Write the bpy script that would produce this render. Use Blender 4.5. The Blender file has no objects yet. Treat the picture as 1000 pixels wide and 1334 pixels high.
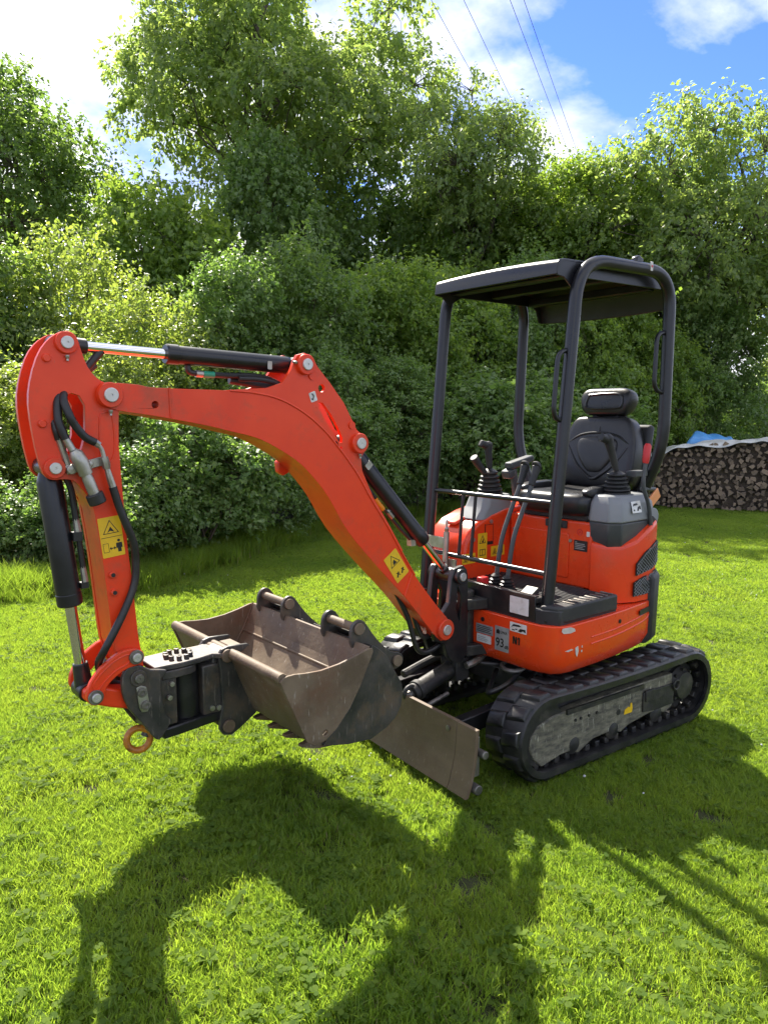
import bpy, bmesh, math, random
import numpy as np
from mathutils import Vector, Matrix
from mathutils.geometry import tessellate_polygon

SC = bpy.context.scene
COL = SC.collection
R = math.radians

# ------------------------------------------------------------------ camera
CAM_POS = Vector((3.123, 2.883, 1.704))
YAW, PITCH = R(234.70), R(-7.51)
cd = bpy.data.cameras.new('camera')
cam = bpy.data.objects.new('camera', cd)
COL.objects.link(cam)
cam.location = CAM_POS
FWD = Vector((math.cos(YAW) * math.cos(PITCH), math.sin(YAW) * math.cos(PITCH), math.sin(PITCH)))
cam.rotation_euler = FWD.to_track_quat('-Z', 'Y').to_euler()
cd.sensor_fit = 'VERTICAL'
cd.sensor_height = 36.0
cd.lens = 26.236
cd.clip_start = 0.05
cd.clip_end = 3000
SC.camera = cam
FH = Vector((math.cos(YAW), math.sin(YAW), 0))       # view direction on the ground
RH = Vector((math.sin(YAW), -math.cos(YAW), 0))      # to the right on the ground


def ground_z(x, y):
    """the lawn rises gently ahead of the machine, towards the photographer"""
    u = min(1.0, max(0.0, (x - 0.78) / 1.5))
    return -0.042 + 0.225 * u * u * (3 - 2 * u)


def G(d, l, z=0.0):
    """a place d metres ahead of the photographer and l metres to the right, z above the lawn"""
    p = Vector((CAM_POS.x, CAM_POS.y, 0)) + FH * d + RH * l
    return p + Vector((0, 0, z + ground_z(p.x, p.y)))


# ------------------------------------------------------------------ world, sun, exposure
SUN_TO = Vector((-0.235, -0.95, 1.0)).normalized()
SUN_EL = math.asin(SUN_TO.z)
SUN_ROT = math.atan2(SUN_TO.x, SUN_TO.y)
W = bpy.data.worlds.new('World')
SC.world = W
W.use_nodes = True
nt = W.node_tree
nt.nodes.clear()


def N(tree, typ, **kw):
    n = tree.nodes.new(typ)
    for k, v in kw.items():
        if k == 'inp':
            for a, b in v.items():
                n.inputs[a].default_value = b
        else:
            setattr(n, k, v)
    return n


def lk(tree, a, b):
    tree.links.new(a, b)


sky = N(nt, 'ShaderNodeTexSky', sky_type='NISHITA', sun_disc=False, sun_elevation=SUN_EL, sun_rotation=SUN_ROT,
        altitude=200, air_density=1.0, dust_density=0.1, ozone_density=3.5)
tc = N(nt, 'ShaderNodeTexCoord')
sep = N(nt, 'ShaderNodeSeparateXYZ')
lk(nt, tc.outputs['Generated'], sep.inputs[0])
zz = N(nt, 'ShaderNodeMath', operation='MAXIMUM', inp={1: 0.0})
lk(nt, sep.outputs['Z'], zz.inputs[0])
za = N(nt, 'ShaderNodeMath', operation='ADD', inp={1: 0.22})
lk(nt, zz.outputs[0], za.inputs[0])
dx = N(nt, 'ShaderNodeMath', operation='DIVIDE')
dy = N(nt, 'ShaderNodeMath', operation='DIVIDE')
lk(nt, sep.outputs['X'], dx.inputs[0]); lk(nt, za.outputs[0], dx.inputs[1])
lk(nt, sep.outputs['Y'], dy.inputs[0]); lk(nt, za.outputs[0], dy.inputs[1])
cmb = N(nt, 'ShaderNodeCombineXYZ', inp={2: 3.1})
lk(nt, dx.outputs[0], cmb.inputs[0]); lk(nt, dy.outputs[0], cmb.inputs[1])
n1 = N(nt, 'ShaderNodeTexNoise', inp={'Scale': 1.55, 'Detail': 9.0, 'Roughness': 0.56, 'Distortion': 0.15})
lk(nt, cmb.outputs[0], n1.inputs['Vector'])
r1 = N(nt, 'ShaderNodeValToRGB')
r1.color_ramp.elements[0].position = 0.395
r1.color_ramp.elements[1].position = 0.53
lk(nt, n1.outputs['Fac'], r1.inputs[0])
n2 = N(nt, 'ShaderNodeTexNoise', inp={'Scale': 4.0, 'Detail': 6.0, 'Roughness': 0.6})
lk(nt, cmb.outputs[0], n2.inputs['Vector'])
r2 = N(nt, 'ShaderNodeValToRGB')
r2.color_ramp.elements[0].position = 0.3
r2.color_ramp.elements[0].color = (1.6, 1.7, 1.95, 1)
r2.color_ramp.elements[1].position = 0.7
r2.color_ramp.elements[1].color = (3.2, 3.2, 3.2, 1)
lk(nt, n2.outputs['Fac'], r2.inputs[0])
mx = N(nt, 'ShaderNodeMix', data_type='RGBA')
lk(nt, r1.outputs[0], mx.inputs[0])
tint = N(nt, 'ShaderNodeMix', data_type='RGBA', blend_type='MULTIPLY', inp={0: 1.0})
tint.inputs[7].default_value = (0.20, 0.25, 0.44, 1)       # a clear, deep blue between the clouds
lk(nt, sky.outputs[0], tint.inputs[6])
lk(nt, tint.outputs[2], mx.inputs[6])
lk(nt, r2.outputs[0], mx.inputs[7])
bg = N(nt, 'ShaderNodeBackground', inp={'Strength': 0.15})
lk(nt, mx.outputs[2], bg.inputs[0])
wo = N(nt, 'ShaderNodeOutputWorld')
lk(nt, bg.outputs[0], wo.inputs[0])

sd = bpy.data.lights.new('sun', 'SUN')
sd.energy = 3.35
sd.angle = R(0.53)
sd.color = (1.0, 0.93, 0.82)
sun = bpy.data.objects.new('sun', sd)
COL.objects.link(sun)
sun.location = (0, 0, 30)
sun.rotation_euler = (-SUN_TO).to_track_quat('-Z', 'Y').to_euler()

SC.view_settings.view_transform = 'Standard'
SC.view_settings.look = 'None'
SC.view_settings.exposure = 2.0
SC.view_settings.gamma = 1
SC.view_settings.use_curve_mapping = False
SC.cycles.max_bounces = 8
SC.cycles.diffuse_bounces = 4
SC.cycles.transmission_bounces = 6
SC.cycles.transparent_max_bounces = 8
SC.cycles.use_denoising = True

# ------------------------------------------------------------------ materials
MATS = {}


def pmat(name, c1, c2=None, scale=12.0, rough=(0.4, 0.55), metal=0.0, bump=0.0, bscale=None, coat=0.0, dirt=None,
         dirt_amt=0.5, dirt_scale=6.0, detail=6.0, spec=0.5, stretch=None, lo=0.35, hi=0.65, scratch=None, scratch_amt=0.6, scratch_at=0.66):
    m = bpy.data.materials.new(name)
    m.use_nodes = True
    t = m.node_tree
    p = t.nodes['Principled BSDF']
    c2 = c2 or c1
    co = N(t, 'ShaderNodeTexCoord')
    vec = co.outputs['Object']
    if stretch:
        mp = N(t, 'ShaderNodeMapping')
        mp.inputs['Scale'].default_value = stretch
        lk(t, vec, mp.inputs[0])
        vec = mp.outputs[0]
    n = N(t, 'ShaderNodeTexNoise', inp={'Scale': scale, 'Detail': detail, 'Roughness': 0.6})
    lk(t, vec, n.inputs['Vector'])
    r = N(t, 'ShaderNodeValToRGB')
    r.color_ramp.elements[0].position = lo
    r.color_ramp.elements[1].position = hi
    r.color_ramp.elements[0].color = (*c1, 1)
    r.color_ramp.elements[1].color = (*c2, 1)
    lk(t, n.outputs['Fac'], r.inputs[0])
    colour = r.outputs[0]
    mr = N(t, 'ShaderNodeMapRange', inp={1: 0.3, 2: 0.7, 3: rough[0], 4: rough[1]})
    lk(t, n.outputs['Fac'], mr.inputs[0])
    rgh = mr.outputs[0]
    if dirt:
        n3 = N(t, 'ShaderNodeTexNoise', inp={'Scale': dirt_scale, 'Detail': 9.0, 'Roughness': 0.72})
        lk(t, co.outputs['Object'], n3.inputs['Vector'])
        mr3 = N(t, 'ShaderNodeMapRange', inp={1: 0.5 - 0.0, 2: 0.68, 3: 0.0, 4: dirt_amt})
        lk(t, n3.outputs['Fac'], mr3.inputs[0])
        mm = N(t, 'ShaderNodeMix', data_type='RGBA')
        lk(t, mr3.outputs[0], mm.inputs[0])
        lk(t, colour, mm.inputs[6])
        mm.inputs[7].default_value = (*dirt, 1)
        colour = mm.outputs[2]
        ra = N(t, 'ShaderNodeMath', operation='MAXIMUM')
        ms = N(t, 'ShaderNodeMath', operation='MULTIPLY', inp={1: 0.9})
        lk(t, mr3.outputs[0], ms.inputs[0])
        lk(t, ms.outputs[0], ra.inputs[0])
        lk(t, rgh, ra.inputs[1])
        rgh = ra.outputs[0]
    if scratch:
        mpp = N(t, 'ShaderNodeMapping')
        mpp.inputs['Scale'].default_value = (60, 60, 9)
        mpp.inputs['Rotation'].default_value = (0.3, 0.6, 0.2)
        lk(t, co.outputs['Object'], mpp.inputs[0])
        n4 = N(t, 'ShaderNodeTexNoise', inp={'Scale': 1.6, 'Detail': 7.0, 'Roughness': 0.62})
        lk(t, mpp.outputs[0], n4.inputs['Vector'])
        mr4 = N(t, 'ShaderNodeMapRange', inp={1: scratch_at, 2: scratch_at + 0.05, 3: 0.0, 4: scratch_amt})
        lk(t, n4.outputs['Fac'], mr4.inputs[0])
        m4 = N(t, 'ShaderNodeMix', data_type='RGBA')
        lk(t, mr4.outputs[0], m4.inputs[0])
        lk(t, colour, m4.inputs[6])
        m4.inputs[7].default_value = (*scratch, 1)
        colour = m4.outputs[2]
    lk(t, colour, p.inputs['Base Color'])
    lk(t, rgh, p.inputs['Roughness'])
    p.inputs['Metallic'].default_value = metal
    p.inputs['Specular IOR Level'].default_value = spec
    p.inputs['Coat Weight'].default_value = coat
    p.inputs['Coat Roughness'].default_value = 0.08
    if bump:
        nb = N(t, 'ShaderNodeTexNoise', inp={'Scale': bscale or scale * 4, 'Detail': 5.0})
        lk(t, vec, nb.inputs['Vector'])
        b = N(t, 'ShaderNodeBump', inp={'Strength': bump, 'Distance': 0.01})
        lk(t, nb.outputs['Fac'], b.inputs['Height'])
        lk(t, b.outputs[0], p.inputs['Normal'])
    MATS[name] = m
    return m


pmat('red_paint', (0.80, 0.056, 0.011), (0.72, 0.044, 0.010), 5, (0.27, 0.42), coat=0.0, spec=0.42, scratch=(0.45, 0.16, 0.10), scratch_amt=0.5, scratch_at=0.68, bump=0.02, bscale=60,
     dirt=(0.34, 0.085, 0.045), dirt_amt=0.6, dirt_scale=4.5)
pmat('red_gloss', (0.80, 0.060, 0.010), (0.74, 0.050, 0.009), 3, (0.22, 0.34), coat=0.25, spec=0.4, scratch=(0.55, 0.20, 0.12), scratch_amt=0.4, scratch_at=0.69, dirt=(0.36, 0.09, 0.05), dirt_amt=0.25,
     dirt_scale=9)
pmat('red_plastic', (0.55, 0.02, 0.02), None, 4, (0.35, 0.4))
pmat('black_paint', (0.008, 0.0085, 0.0095), (0.014, 0.014, 0.015), 8, (0.28, 0.42), dirt=(0.05, 0.045, 0.038), dirt_amt=0.5, bump=0.03)
pmat('black_satin', (0.008, 0.0085, 0.010), (0.012, 0.0125, 0.015), 6, (0.26, 0.38), dirt=(0.035, 0.034, 0.032), dirt_amt=0.3, bump=0.02, bscale=90)
pmat('black_plastic', (0.018, 0.018, 0.019), (0.028, 0.028, 0.028), 10, (0.5, 0.65), bump=0.05, bscale=200, dirt=(0.08, 0.075, 0.06), dirt_amt=0.4)
pmat('grimy_black', (0.010, 0.010, 0.010), (0.024, 0.022, 0.019), 14, (0.4, 0.7), dirt=(0.085, 0.075, 0.055), dirt_amt=0.7, dirt_scale=9, bump=0.15)
pmat('rubber', (0.012, 0.012, 0.013), (0.021, 0.020, 0.019), 9, (0.30, 0.55), dirt=(0.06, 0.055, 0.045), dirt_amt=0.5, dirt_scale=11, bump=0.12, bscale=70)
pmat('hose_rubber', (0.013, 0.013, 0.013), (0.02, 0.02, 0.02), 30, (0.4, 0.5), dirt=(0.07, 0.05, 0.03), dirt_amt=0.4)
pmat('rusty_steel', (0.098, 0.067, 0.040), (0.185, 0.136, 0.086), 7, (0.55, 0.8), metal=0.05, scratch=(0.42, 0.37, 0.31), scratch_amt=0.45, scratch_at=0.62, dirt=(0.13, 0.06, 0.028), dirt_amt=0.7, dirt_scale=4, bump=0.12, bscale=60)
pmat('blade_steel', (0.088, 0.058, 0.033), (0.155, 0.108, 0.064), 6, (0.5, 0.75), metal=0.05, scratch=(0.34, 0.28, 0.22), scratch_amt=0.4, scratch_at=0.63, dirt=(0.085, 0.045, 0.022), dirt_amt=0.7, dirt_scale=3, bump=0.1, bscale=80,
     stretch=(1, 0.35, 1))
pmat('dark_steel', (0.032, 0.032, 0.030), (0.075, 0.067, 0.057), 9, (0.35, 0.6), metal=0.2, scratch=(0.20, 0.17, 0.14), scratch_amt=0.5, scratch_at=0.61, dirt=(0.125, 0.085, 0.05), dirt_amt=0.8, dirt_scale=8, bump=0.1, bscale=50)
pmat('worn_steel', (0.14, 0.13, 0.115), (0.26, 0.245, 0.22), 20, (0.35, 0.55), metal=0.7, dirt=(0.12, 0.08, 0.05), dirt_amt=0.4)
pmat('pin_steel', (0.50, 0.49, 0.46), (0.62, 0.61, 0.58), 25, (0.3, 0.45), metal=0.6)
pmat('zinc', (0.34, 0.33, 0.28), (0.46, 0.45, 0.40), 30, (0.32, 0.5), metal=0.8, dirt=(0.2, 0.17, 0.11), dirt_amt=0.5)
pmat('chrome', (0.72, 0.72, 0.72), None, 5, (0.06, 0.12), metal=1.0)
pmat('grey_plastic', (0.19, 0.20, 0.205), (0.215, 0.225, 0.23), 6, (0.45, 0.55), bump=0.04, bscale=220, dirt=(0.2, 0.19, 0.17), dirt_amt=0.3)
pmat('dark_grey_plastic', (0.05, 0.055, 0.057), (0.065, 0.068, 0.07), 6, (0.45, 0.55), bump=0.04, bscale=220, dirt=(0.14, 0.13, 0.11), dirt_amt=0.4)
pmat('seat_vinyl', (0.010, 0.010, 0.011), (0.016, 0.016, 0.017), 7, (0.27, 0.40), bump=0.06, bscale=240, dirt=(0.05, 0.048, 0.043), dirt_amt=0.3)
pmat('frame_cream', (0.20, 0.185, 0.13), (0.045, 0.042, 0.035), 34, (0.5, 0.7), detail=14, stretch=(0.5, 1, 1.6), lo=0.36, hi=0.70, scratch=(0.42, 0.41, 0.32), scratch_amt=0.7, scratch_at=0.60, dirt=(0.05, 0.045, 0.035), dirt_amt=0.8, dirt_scale=7, bump=0.1)
pmat('yellow', (0.80, 0.50, 0.015), (0.74, 0.45, 0.012), 10, (0.35, 0.45), dirt=(0.4, 0.25, 0.05), dirt_amt=0.25, dirt_scale=30)
pmat('ink', (0.012, 0.012, 0.012), None, 5, (0.45, 0.5))
pmat('white_label', (0.70, 0.70, 0.68), (0.62, 0.61, 0.58), 20, (0.4, 0.5), dirt=(0.4, 0.36, 0.28), dirt_amt=0.5, dirt_scale=20)
pmat('silver_label', (0.30, 0.30, 0.30), (0.40, 0.40, 0.40), 25, (0.35, 0.5), metal=0.3)
pmat('orange_hook', (0.60, 0.24, 0.02), (0.30, 0.09, 0.015), 22, (0.3, 0.5), dirt=(0.03, 0.02, 0.015), dirt_amt=0.9, dirt_scale=16)
pmat('orange_reflector', (0.75, 0.30, 0.12), None, 5, (0.2, 0.3))
pmat('green_tape', (0.02, 0.28, 0.16), None, 5, (0.4, 0.5))
pmat('primer', (0.62, 0.58, 0.52), (0.5, 0.44, 0.38), 40, (0.6, 0.7))
pmat('log_end', (0.29, 0.215, 0.145), (0.17, 0.125, 0.085), 9, (0.8, 0.95), dirt=(0.07, 0.055, 0.045), dirt_amt=0.6, dirt_scale=5, bump=0.3, bscale=60)
pmat('log_bark', (0.10, 0.076, 0.055), (0.16, 0.125, 0.092), 14, (0.85, 0.95), bump=0.6, bscale=40)
pmat('tarp_white', (0.60, 0.60, 0.57), (0.48, 0.48, 0.45), 3, (0.35, 0.5), dirt=(0.3, 0.28, 0.2), dirt_amt=0.6, dirt_scale=2.5, bump=0.15, bscale=8)
pmat('tarp_blue', (0.06, 0.27, 0.60), (0.12, 0.34, 0.66), 3, (0.3, 0.45), bump=0.15, bscale=8)
pmat('bark', (0.06, 0.048, 0.036), (0.11, 0.09, 0.07), 10, (0.85, 0.95), bump=0.7, bscale=30, stretch=(1, 1, 0.3))
pmat('wire', (0.02, 0.02, 0.02), None, 5, (0.5, 0.6))
pmat('amber', (0.7, 0.25, 0.02), None, 5, (0.2, 0.3))
pmat('pale_panel', (0.42, 0.37, 0.25), (0.34, 0.30, 0.2), 10, (0.5, 0.6))


def vary(name, lo, hi):
    """every object of this material gets its own brightness"""
    t = MATS[name].node_tree
    p = t.nodes['Principled BSDF']
    src = p.inputs['Base Color'].links[0].from_socket
    oi = N(t, 'ShaderNodeObjectInfo')
    mr = N(t, 'ShaderNodeMapRange', inp={1: 0.0, 2: 1.0, 3: lo, 4: hi})
    lk(t, oi.outputs['Random'], mr.inputs[0])
    vm = N(t, 'ShaderNodeVectorMath', operation='SCALE')
    lk(t, src, vm.inputs[0])
    lk(t, mr.outputs[0], vm.inputs['Scale'])
    lk(t, vm.outputs[0], p.inputs['Base Color'])


vary('log_end', 0.55, 1.25)


def leaf_mat(name, dark, light, trans, tfac=0.42, rough=0.42, spec=0.45, pos_scale=None):
    m = bpy.data.materials.new(name)
    m.use_nodes = True
    t = m.node_tree
    t.nodes.clear()
    at = N(t, 'ShaderNodeAttribute', attribute_name='tint')
    fac = at.outputs['Fac']
    if pos_scale:
        ge = N(t, 'ShaderNodeNewGeometry')
        n = N(t, 'ShaderNodeTexNoise', inp={'Scale': pos_scale, 'Detail': 5.0, 'Roughness': 0.62})
        lk(t, ge.outputs['Position'], n.inputs['Vector'])
        mr = N(t, 'ShaderNodeMapRange', inp={1: 0.32, 2: 0.68, 3: -0.38, 4: 0.38})
        lk(t, n.outputs['Fac'], mr.inputs[0])
        ad = N(t, 'ShaderNodeMath', operation='ADD', use_clamp=True)
        lk(t, fac, ad.inputs[0]); lk(t, mr.outputs[0], ad.inputs[1])
        fac = ad.outputs[0]
    mc = N(t, 'ShaderNodeMix', data_type='RGBA')
    lk(t, fac, mc.inputs[0])
    mc.inputs[6].default_value = (*dark, 1)
    mc.inputs[7].default_value = (*light, 1)
    mt = N(t, 'ShaderNodeMix', data_type='RGBA')
    lk(t, fac, mt.inputs[0])
    mt.inputs[6].default_value = (trans[0] * 0.62, trans[1] * 0.78, trans[2] * 0.8, 1)
    mt.inputs[7].default_value = (*trans, 1)
    p = N(t, 'ShaderNodeBsdfPrincipled', inp={'Roughness': rough, 'Specular IOR Level': spec})
    lk(t, mc.outputs[2], p.inputs['Base Color'])
    tr = N(t, 'ShaderNodeBsdfTranslucent')
    lk(t, mt.outputs[2], tr.inputs['Color'])
    ms = N(t, 'ShaderNodeMixShader', inp={0: tfac})
    lk(t, p.outputs[0], ms.inputs[1]); lk(t, tr.outputs[0], ms.inputs[2])
    o = N(t, 'ShaderNodeOutputMaterial')
    lk(t, ms.outputs[0], o.inputs[0])
    MATS[name] = m
    return m


leaf_mat('leaf_bramble', (0.098, 0.16, 0.058), (0.19, 0.26, 0.085), (0.36, 0.54, 0.08), 0.42, 0.42, 0.4)
leaf_mat('leaf_hazel', (0.105, 0.17, 0.05), (0.205, 0.28, 0.07), (0.5, 0.66, 0.07), 0.48, 0.45, 0.35)
leaf_mat('leaf_dogwood', (0.11, 0.165, 0.05), (0.22, 0.27, 0.075), (0.52, 0.62, 0.08), 0.48, 0.4, 0.45)
leaf_mat('leaf_walnut', (0.115, 0.175, 0.070), (0.21, 0.265, 0.10), (0.54, 0.66, 0.12), 0.52, 0.4, 0.4)
leaf_mat('leaf_dark', (0.082, 0.14, 0.052), (0.16, 0.225, 0.07), (0.36, 0.52, 0.07), 0.45, 0.42, 0.4)
leaf_mat('leaf_bright', (0.10, 0.15, 0.035), (0.20, 0.26, 0.06), (0.42, 0.52, 0.08), 0.45, 0.45, 0.3)
leaf_mat('grass_blade', (0.052, 0.102, 0.017), (0.195, 0.26, 0.042), (0.52, 0.68, 0.055), 0.50, 0.42, 0.28, pos_scale=1.3)
leaf_mat('grass_long', (0.065, 0.115, 0.019), (0.175, 0.245, 0.034), (0.46, 0.62, 0.048), 0.50, 0.45, 0.30)
leaf_mat('clover', (0.06, 0.11, 0.022), (0.13, 0.19, 0.03), (0.40, 0.52, 0.04), 0.45, 0.7, 0.08)
leaf_mat('straw', (0.17, 0.13, 0.06), (0.34, 0.28, 0.14), (0.30, 0.24, 0.10), 0.3, 0.6, 0.2)
leaf_mat('petal', (0.72, 0.72, 0.68), (0.8, 0.8, 0.76), (0.6, 0.6, 0.55), 0.3, 0.6, 0.2)


def ground_mat():
    m = bpy.data.materials.new('lawn_soil')
    m.use_nodes = True
    t = m.node_tree
    p = t.nodes['Principled BSDF']
    ge = N(t, 'ShaderNodeNewGeometry')
    a = N(t, 'ShaderNodeTexNoise', inp={'Scale': 1.4, 'Detail': 8.0, 'Roughness': 0.65})
    b = N(t, 'ShaderNodeTexNoise', inp={'Scale': 60.0, 'Detail': 6.0, 'Roughness': 0.7})
    lk(t, ge.outputs['Position'], a.inputs['Vector'])
    lk(t, ge.outputs['Position'], b.inputs['Vector'])
    r = N(t, 'ShaderNodeValToRGB')
    r.color_ramp.elements[0].position = 0.3
    r.color_ramp.elements[0].color = (0.022, 0.030, 0.008, 1)
    r.color_ramp.elements[1].position = 0.7
    r.color_ramp.elements[1].color = (0.075, 0.085, 0.020, 1)
    lk(t, b.outputs['Fac'], r.inputs[0])
    mm = N(t, 'ShaderNodeMix', data_type='RGBA')
    mr = N(t, 'ShaderNodeMapRange', inp={1: 0.55, 2: 0.72, 3: 0.0, 4: 0.6})
    lk(t, a.outputs['Fac'], mr.inputs[0])
    lk(t, mr.outputs[0], mm.inputs[0])
    lk(t, r.outputs[0], mm.inputs[6])
    mm.inputs[7].default_value = (0.085, 0.07, 0.035, 1)
    lk(t, mm.outputs[2], p.inputs['Base Color'])
    p.inputs['Roughness'].default_value = 0.95
    bu = N(t, 'ShaderNodeBump', inp={'Strength': 0.8, 'Distance': 0.03})
    lk(t, b.outputs['Fac'], bu.inputs['Height'])
    lk(t, bu.outputs[0], p.inputs['Normal'])
    MATS['lawn_soil'] = m


ground_mat()

# ------------------------------------------------------------------ mesh building
EX = None
TH = 0.077          # the upper machine is slewed a few degrees against its tracks
UP = Vector((0, 0, 1))


def fillet(pts, r, n=6):
    pts = [Vector(p) for p in pts]
    out = [pts[0]]
    for i in range(1, len(pts) - 1):
        a, b, c = pts[i - 1], pts[i], pts[i + 1]
        rr = r if not isinstance(r, (list, tuple)) else r[i - 1]
        d1 = min(rr, (a - b).length * 0.49)
        d2 = min(rr, (c - b).length * 0.49)
        p0 = b + (a - b).normalized() * d1
        p2 = b + (c - b).normalized() * d2
        for k in range(n + 1):
            s = k / n
            out.append(p0 * (1 - s) ** 2 + b * 2 * s * (1 - s) + p2 * s * s)
    out.append(pts[-1])
    return out


def spline(pts, n=8):
    P = [Vector(p) for p in pts]
    P = [P[0] * 2 - P[1]] + P + [P[-1] * 2 - P[-2]]
    out = []
    for i in range(1, len(P) - 2):
        for k in range(n):
            t = k / n
            a, b, c, d = P[i - 1], P[i], P[i + 1], P[i + 2]
            out.append(0.5 * ((2 * b) + (c - a) * t + (2 * a - 5 * b + 4 * c - d) * t * t + (3 * b - a - 3 * c + d) * t ** 3))
    out.append(P[-2])
    return out


class MB:
    def __init__(self):
        self.v = []
        self.f = []

    def add(self, verts, faces):
        o = len(self.v)
        self.v += [tuple(v) for v in verts]
        self.f += [tuple(i + o for i in f) for f in faces]
        return self

    def box(self, c, s, M=None):
        x, y, z = s[0] / 2, s[1] / 2, s[2] / 2
        vs = [Vector(p) for p in ((-x, -y, -z), (x, -y, -z), (x, y, -z), (-x, y, -z), (-x, -y, z), (x, -y, z), (x, y, z), (-x, y, z))]
        if M is not None:
            vs = [M @ v for v in vs]
        c = Vector(c)
        return self.add([v + c for v in vs], [(0, 3, 2, 1), (4, 5, 6, 7), (0, 1, 5, 4), (1, 2, 6, 5), (2, 3, 7, 6), (3, 0, 4, 7)])

    def bar(self, a, b, w, h, up=UP):
        """rectangular bar from a to b, w across, h along up"""
        a, b = Vector(a), Vector(b)
        d = (b - a).normalized()
        s = d.cross(Vector(up)).normalized()
        u = s.cross(d).normalized()
        M = Matrix((d, s, u)).transposed()
        return self.box((a + b) / 2, ((b - a).length, w, h), M)

    def loft(self, rings, cap0=True, cap1=True, closed=True):
        n = len(rings[0])
        vs = [p for r in rings for p in r]
        fs = []
        for i in range(len(rings) - 1):
            for j in range(n if closed else n - 1):
                k = (j + 1) % n
                fs.append((i * n + j, i * n + k, (i + 1) * n + k, (i + 1) * n + j))
        if cap0:
            fs.append(tuple(range(n - 1, -1, -1)))
        if cap1:
            fs.append(tuple((len(rings) - 1) * n + j for j in range(n)))
        return self.add(vs, fs)

    def tube(self, pts, r, seg=12, caps=True):
        pts = [Vector(p) for p in pts]
        rings = []
        ref = None
        for i, p in enumerate(pts):
            a = pts[max(i - 1, 0)]
            b = pts[min(i + 1, len(pts) - 1)]
            d = (b - a).normalized()
            if ref is None:
                ref = d.orthogonal().normalized()
            ref = (ref - d * ref.dot(d)).normalized()
            s = d.cross(ref)
            rr = r[i] if isinstance(r, (list, tuple)) else r
            rings.append([p + (ref * math.cos(2 * math.pi * k / seg) + s * math.sin(2 * math.pi * k / seg)) * rr for k in range(seg)])
        return self.loft(rings, caps, caps)

    def cyl(self, a, b, r0, r1=None, seg=24):
        return self.tube([a, b], [r0, r0 if r1 is None else r1], seg)

    def lathe(self, prof, base, axis=UP, seg=24):
        """prof: list of (radius, height) along the axis"""
        axis = Vector(axis).normalized()
        u = axis.orthogonal().normalized()
        w = axis.cross(u)
        base = Vector(base)
        rings = [[base + axis * h + (u * math.cos(2 * math.pi * k / seg) + w * math.sin(2 * math.pi * k / seg)) * max(r, 1e-4) for k in range(seg)] for r, h in prof]
        return self.loft(rings)

    def torus(self, c, axis, R0, r, seg=28, s2=10, sy=1.0):
        axis = Vector(axis).normalized()
        u = axis.orthogonal().normalized()
        w = axis.cross(u)
        c = Vector(c)
        vs = []
        for i in range(seg):
            a = 2 * math.pi * i / seg
            d = u * math.cos(a) + w * math.sin(a) * sy
            for j in range(s2):
                b = 2 * math.pi * j / s2
                vs.append(c + d * (R0 + r * math.cos(b)) + axis * r * math.sin(b))
        fs = [(i * s2 + j, ((i + 1) % seg) * s2 + j, ((i + 1) % seg) * s2 + (j + 1) % s2, i * s2 + (j + 1) % s2) for i in range(seg) for j in range(s2)]
        return self.add(vs, fs)

    def prism(self, prof, a, b, place, holes=()):
        """profile (u, v) extruded from a to b; place(u, v, t) gives the point"""
        def area(p):
            return sum(p[i][0] * p[(i + 1) % len(p)][1] - p[(i + 1) % len(p)][0] * p[i][1] for i in range(len(p)))
        loops = [list(prof)] + [list(h) for h in holes]
        loops[0] = loops[0] if area(loops[0]) > 0 else loops[0][::-1]
        for i in range(1, len(loops)):
            loops[i] = loops[i] if area(loops[i]) < 0 else loops[i][::-1]
        flat = [p for l in loops for p in l]
        n = len(flat)
        vs = [place(u, v, a) for u, v in flat] + [place(u, v, b) for u, v in flat]
        fs = []
        if holes:
            for t in tessellate_polygon([[Vector((u, v, 0)) for u, v in l] for l in loops]):
                t = tuple(t)
                A = (flat[t[1]][0] - flat[t[0]][0]) * (flat[t[2]][1] - flat[t[0]][1]) - (flat[t[2]][0] - flat[t[0]][0]) * (flat[t[1]][1] - flat[t[0]][1])
                if A < 0:
                    t = t[::-1]
                fs.append(t[::-1])
                fs.append(tuple(i + n for i in t))
        else:
            fs.append(tuple(range(n - 1, -1, -1)))
            fs.append(tuple(range(n, 2 * n)))
        o = 0
        for l in loops:
            m = len(l)
            for i in range(m):
                j = (i + 1) % m
                fs.append((o + i, o + j, n + o + j, n + o + i))
            o += m
        return self.add(vs, fs)

    def xz(self, prof, y0, y1, holes=()):
        return self.prism(prof, y0, y1, lambda u, v, t: (u, t, v), holes)

    def xy(self, prof, z0, z1, holes=()):
        return self.prism(prof, z0, z1, lambda u, v, t: (u, v, t), holes)

    def yz(self, prof, x0, x1, holes=()):
        return self.prism(prof, x0, x1, lambda u, v, t: (t, u, v), holes)

    def mesh(self, name, bevel_normals=True, smooth=35):
        me = bpy.data.meshes.new(name)
        me.from_pydata(self.v, [], self.f)
        bm = bmesh.new()
        bm.from_mesh(me)
        bmesh.ops.recalc_face_normals(bm, faces=bm.faces)
        bm.to_mesh(me)
        bm.free()
        if smooth:
            me.polygons.foreach_set('use_smooth', [True] * len(me.polygons))
            me.set_sharp_from_angle(angle=R(smooth))
        me.update()
        return me

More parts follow.
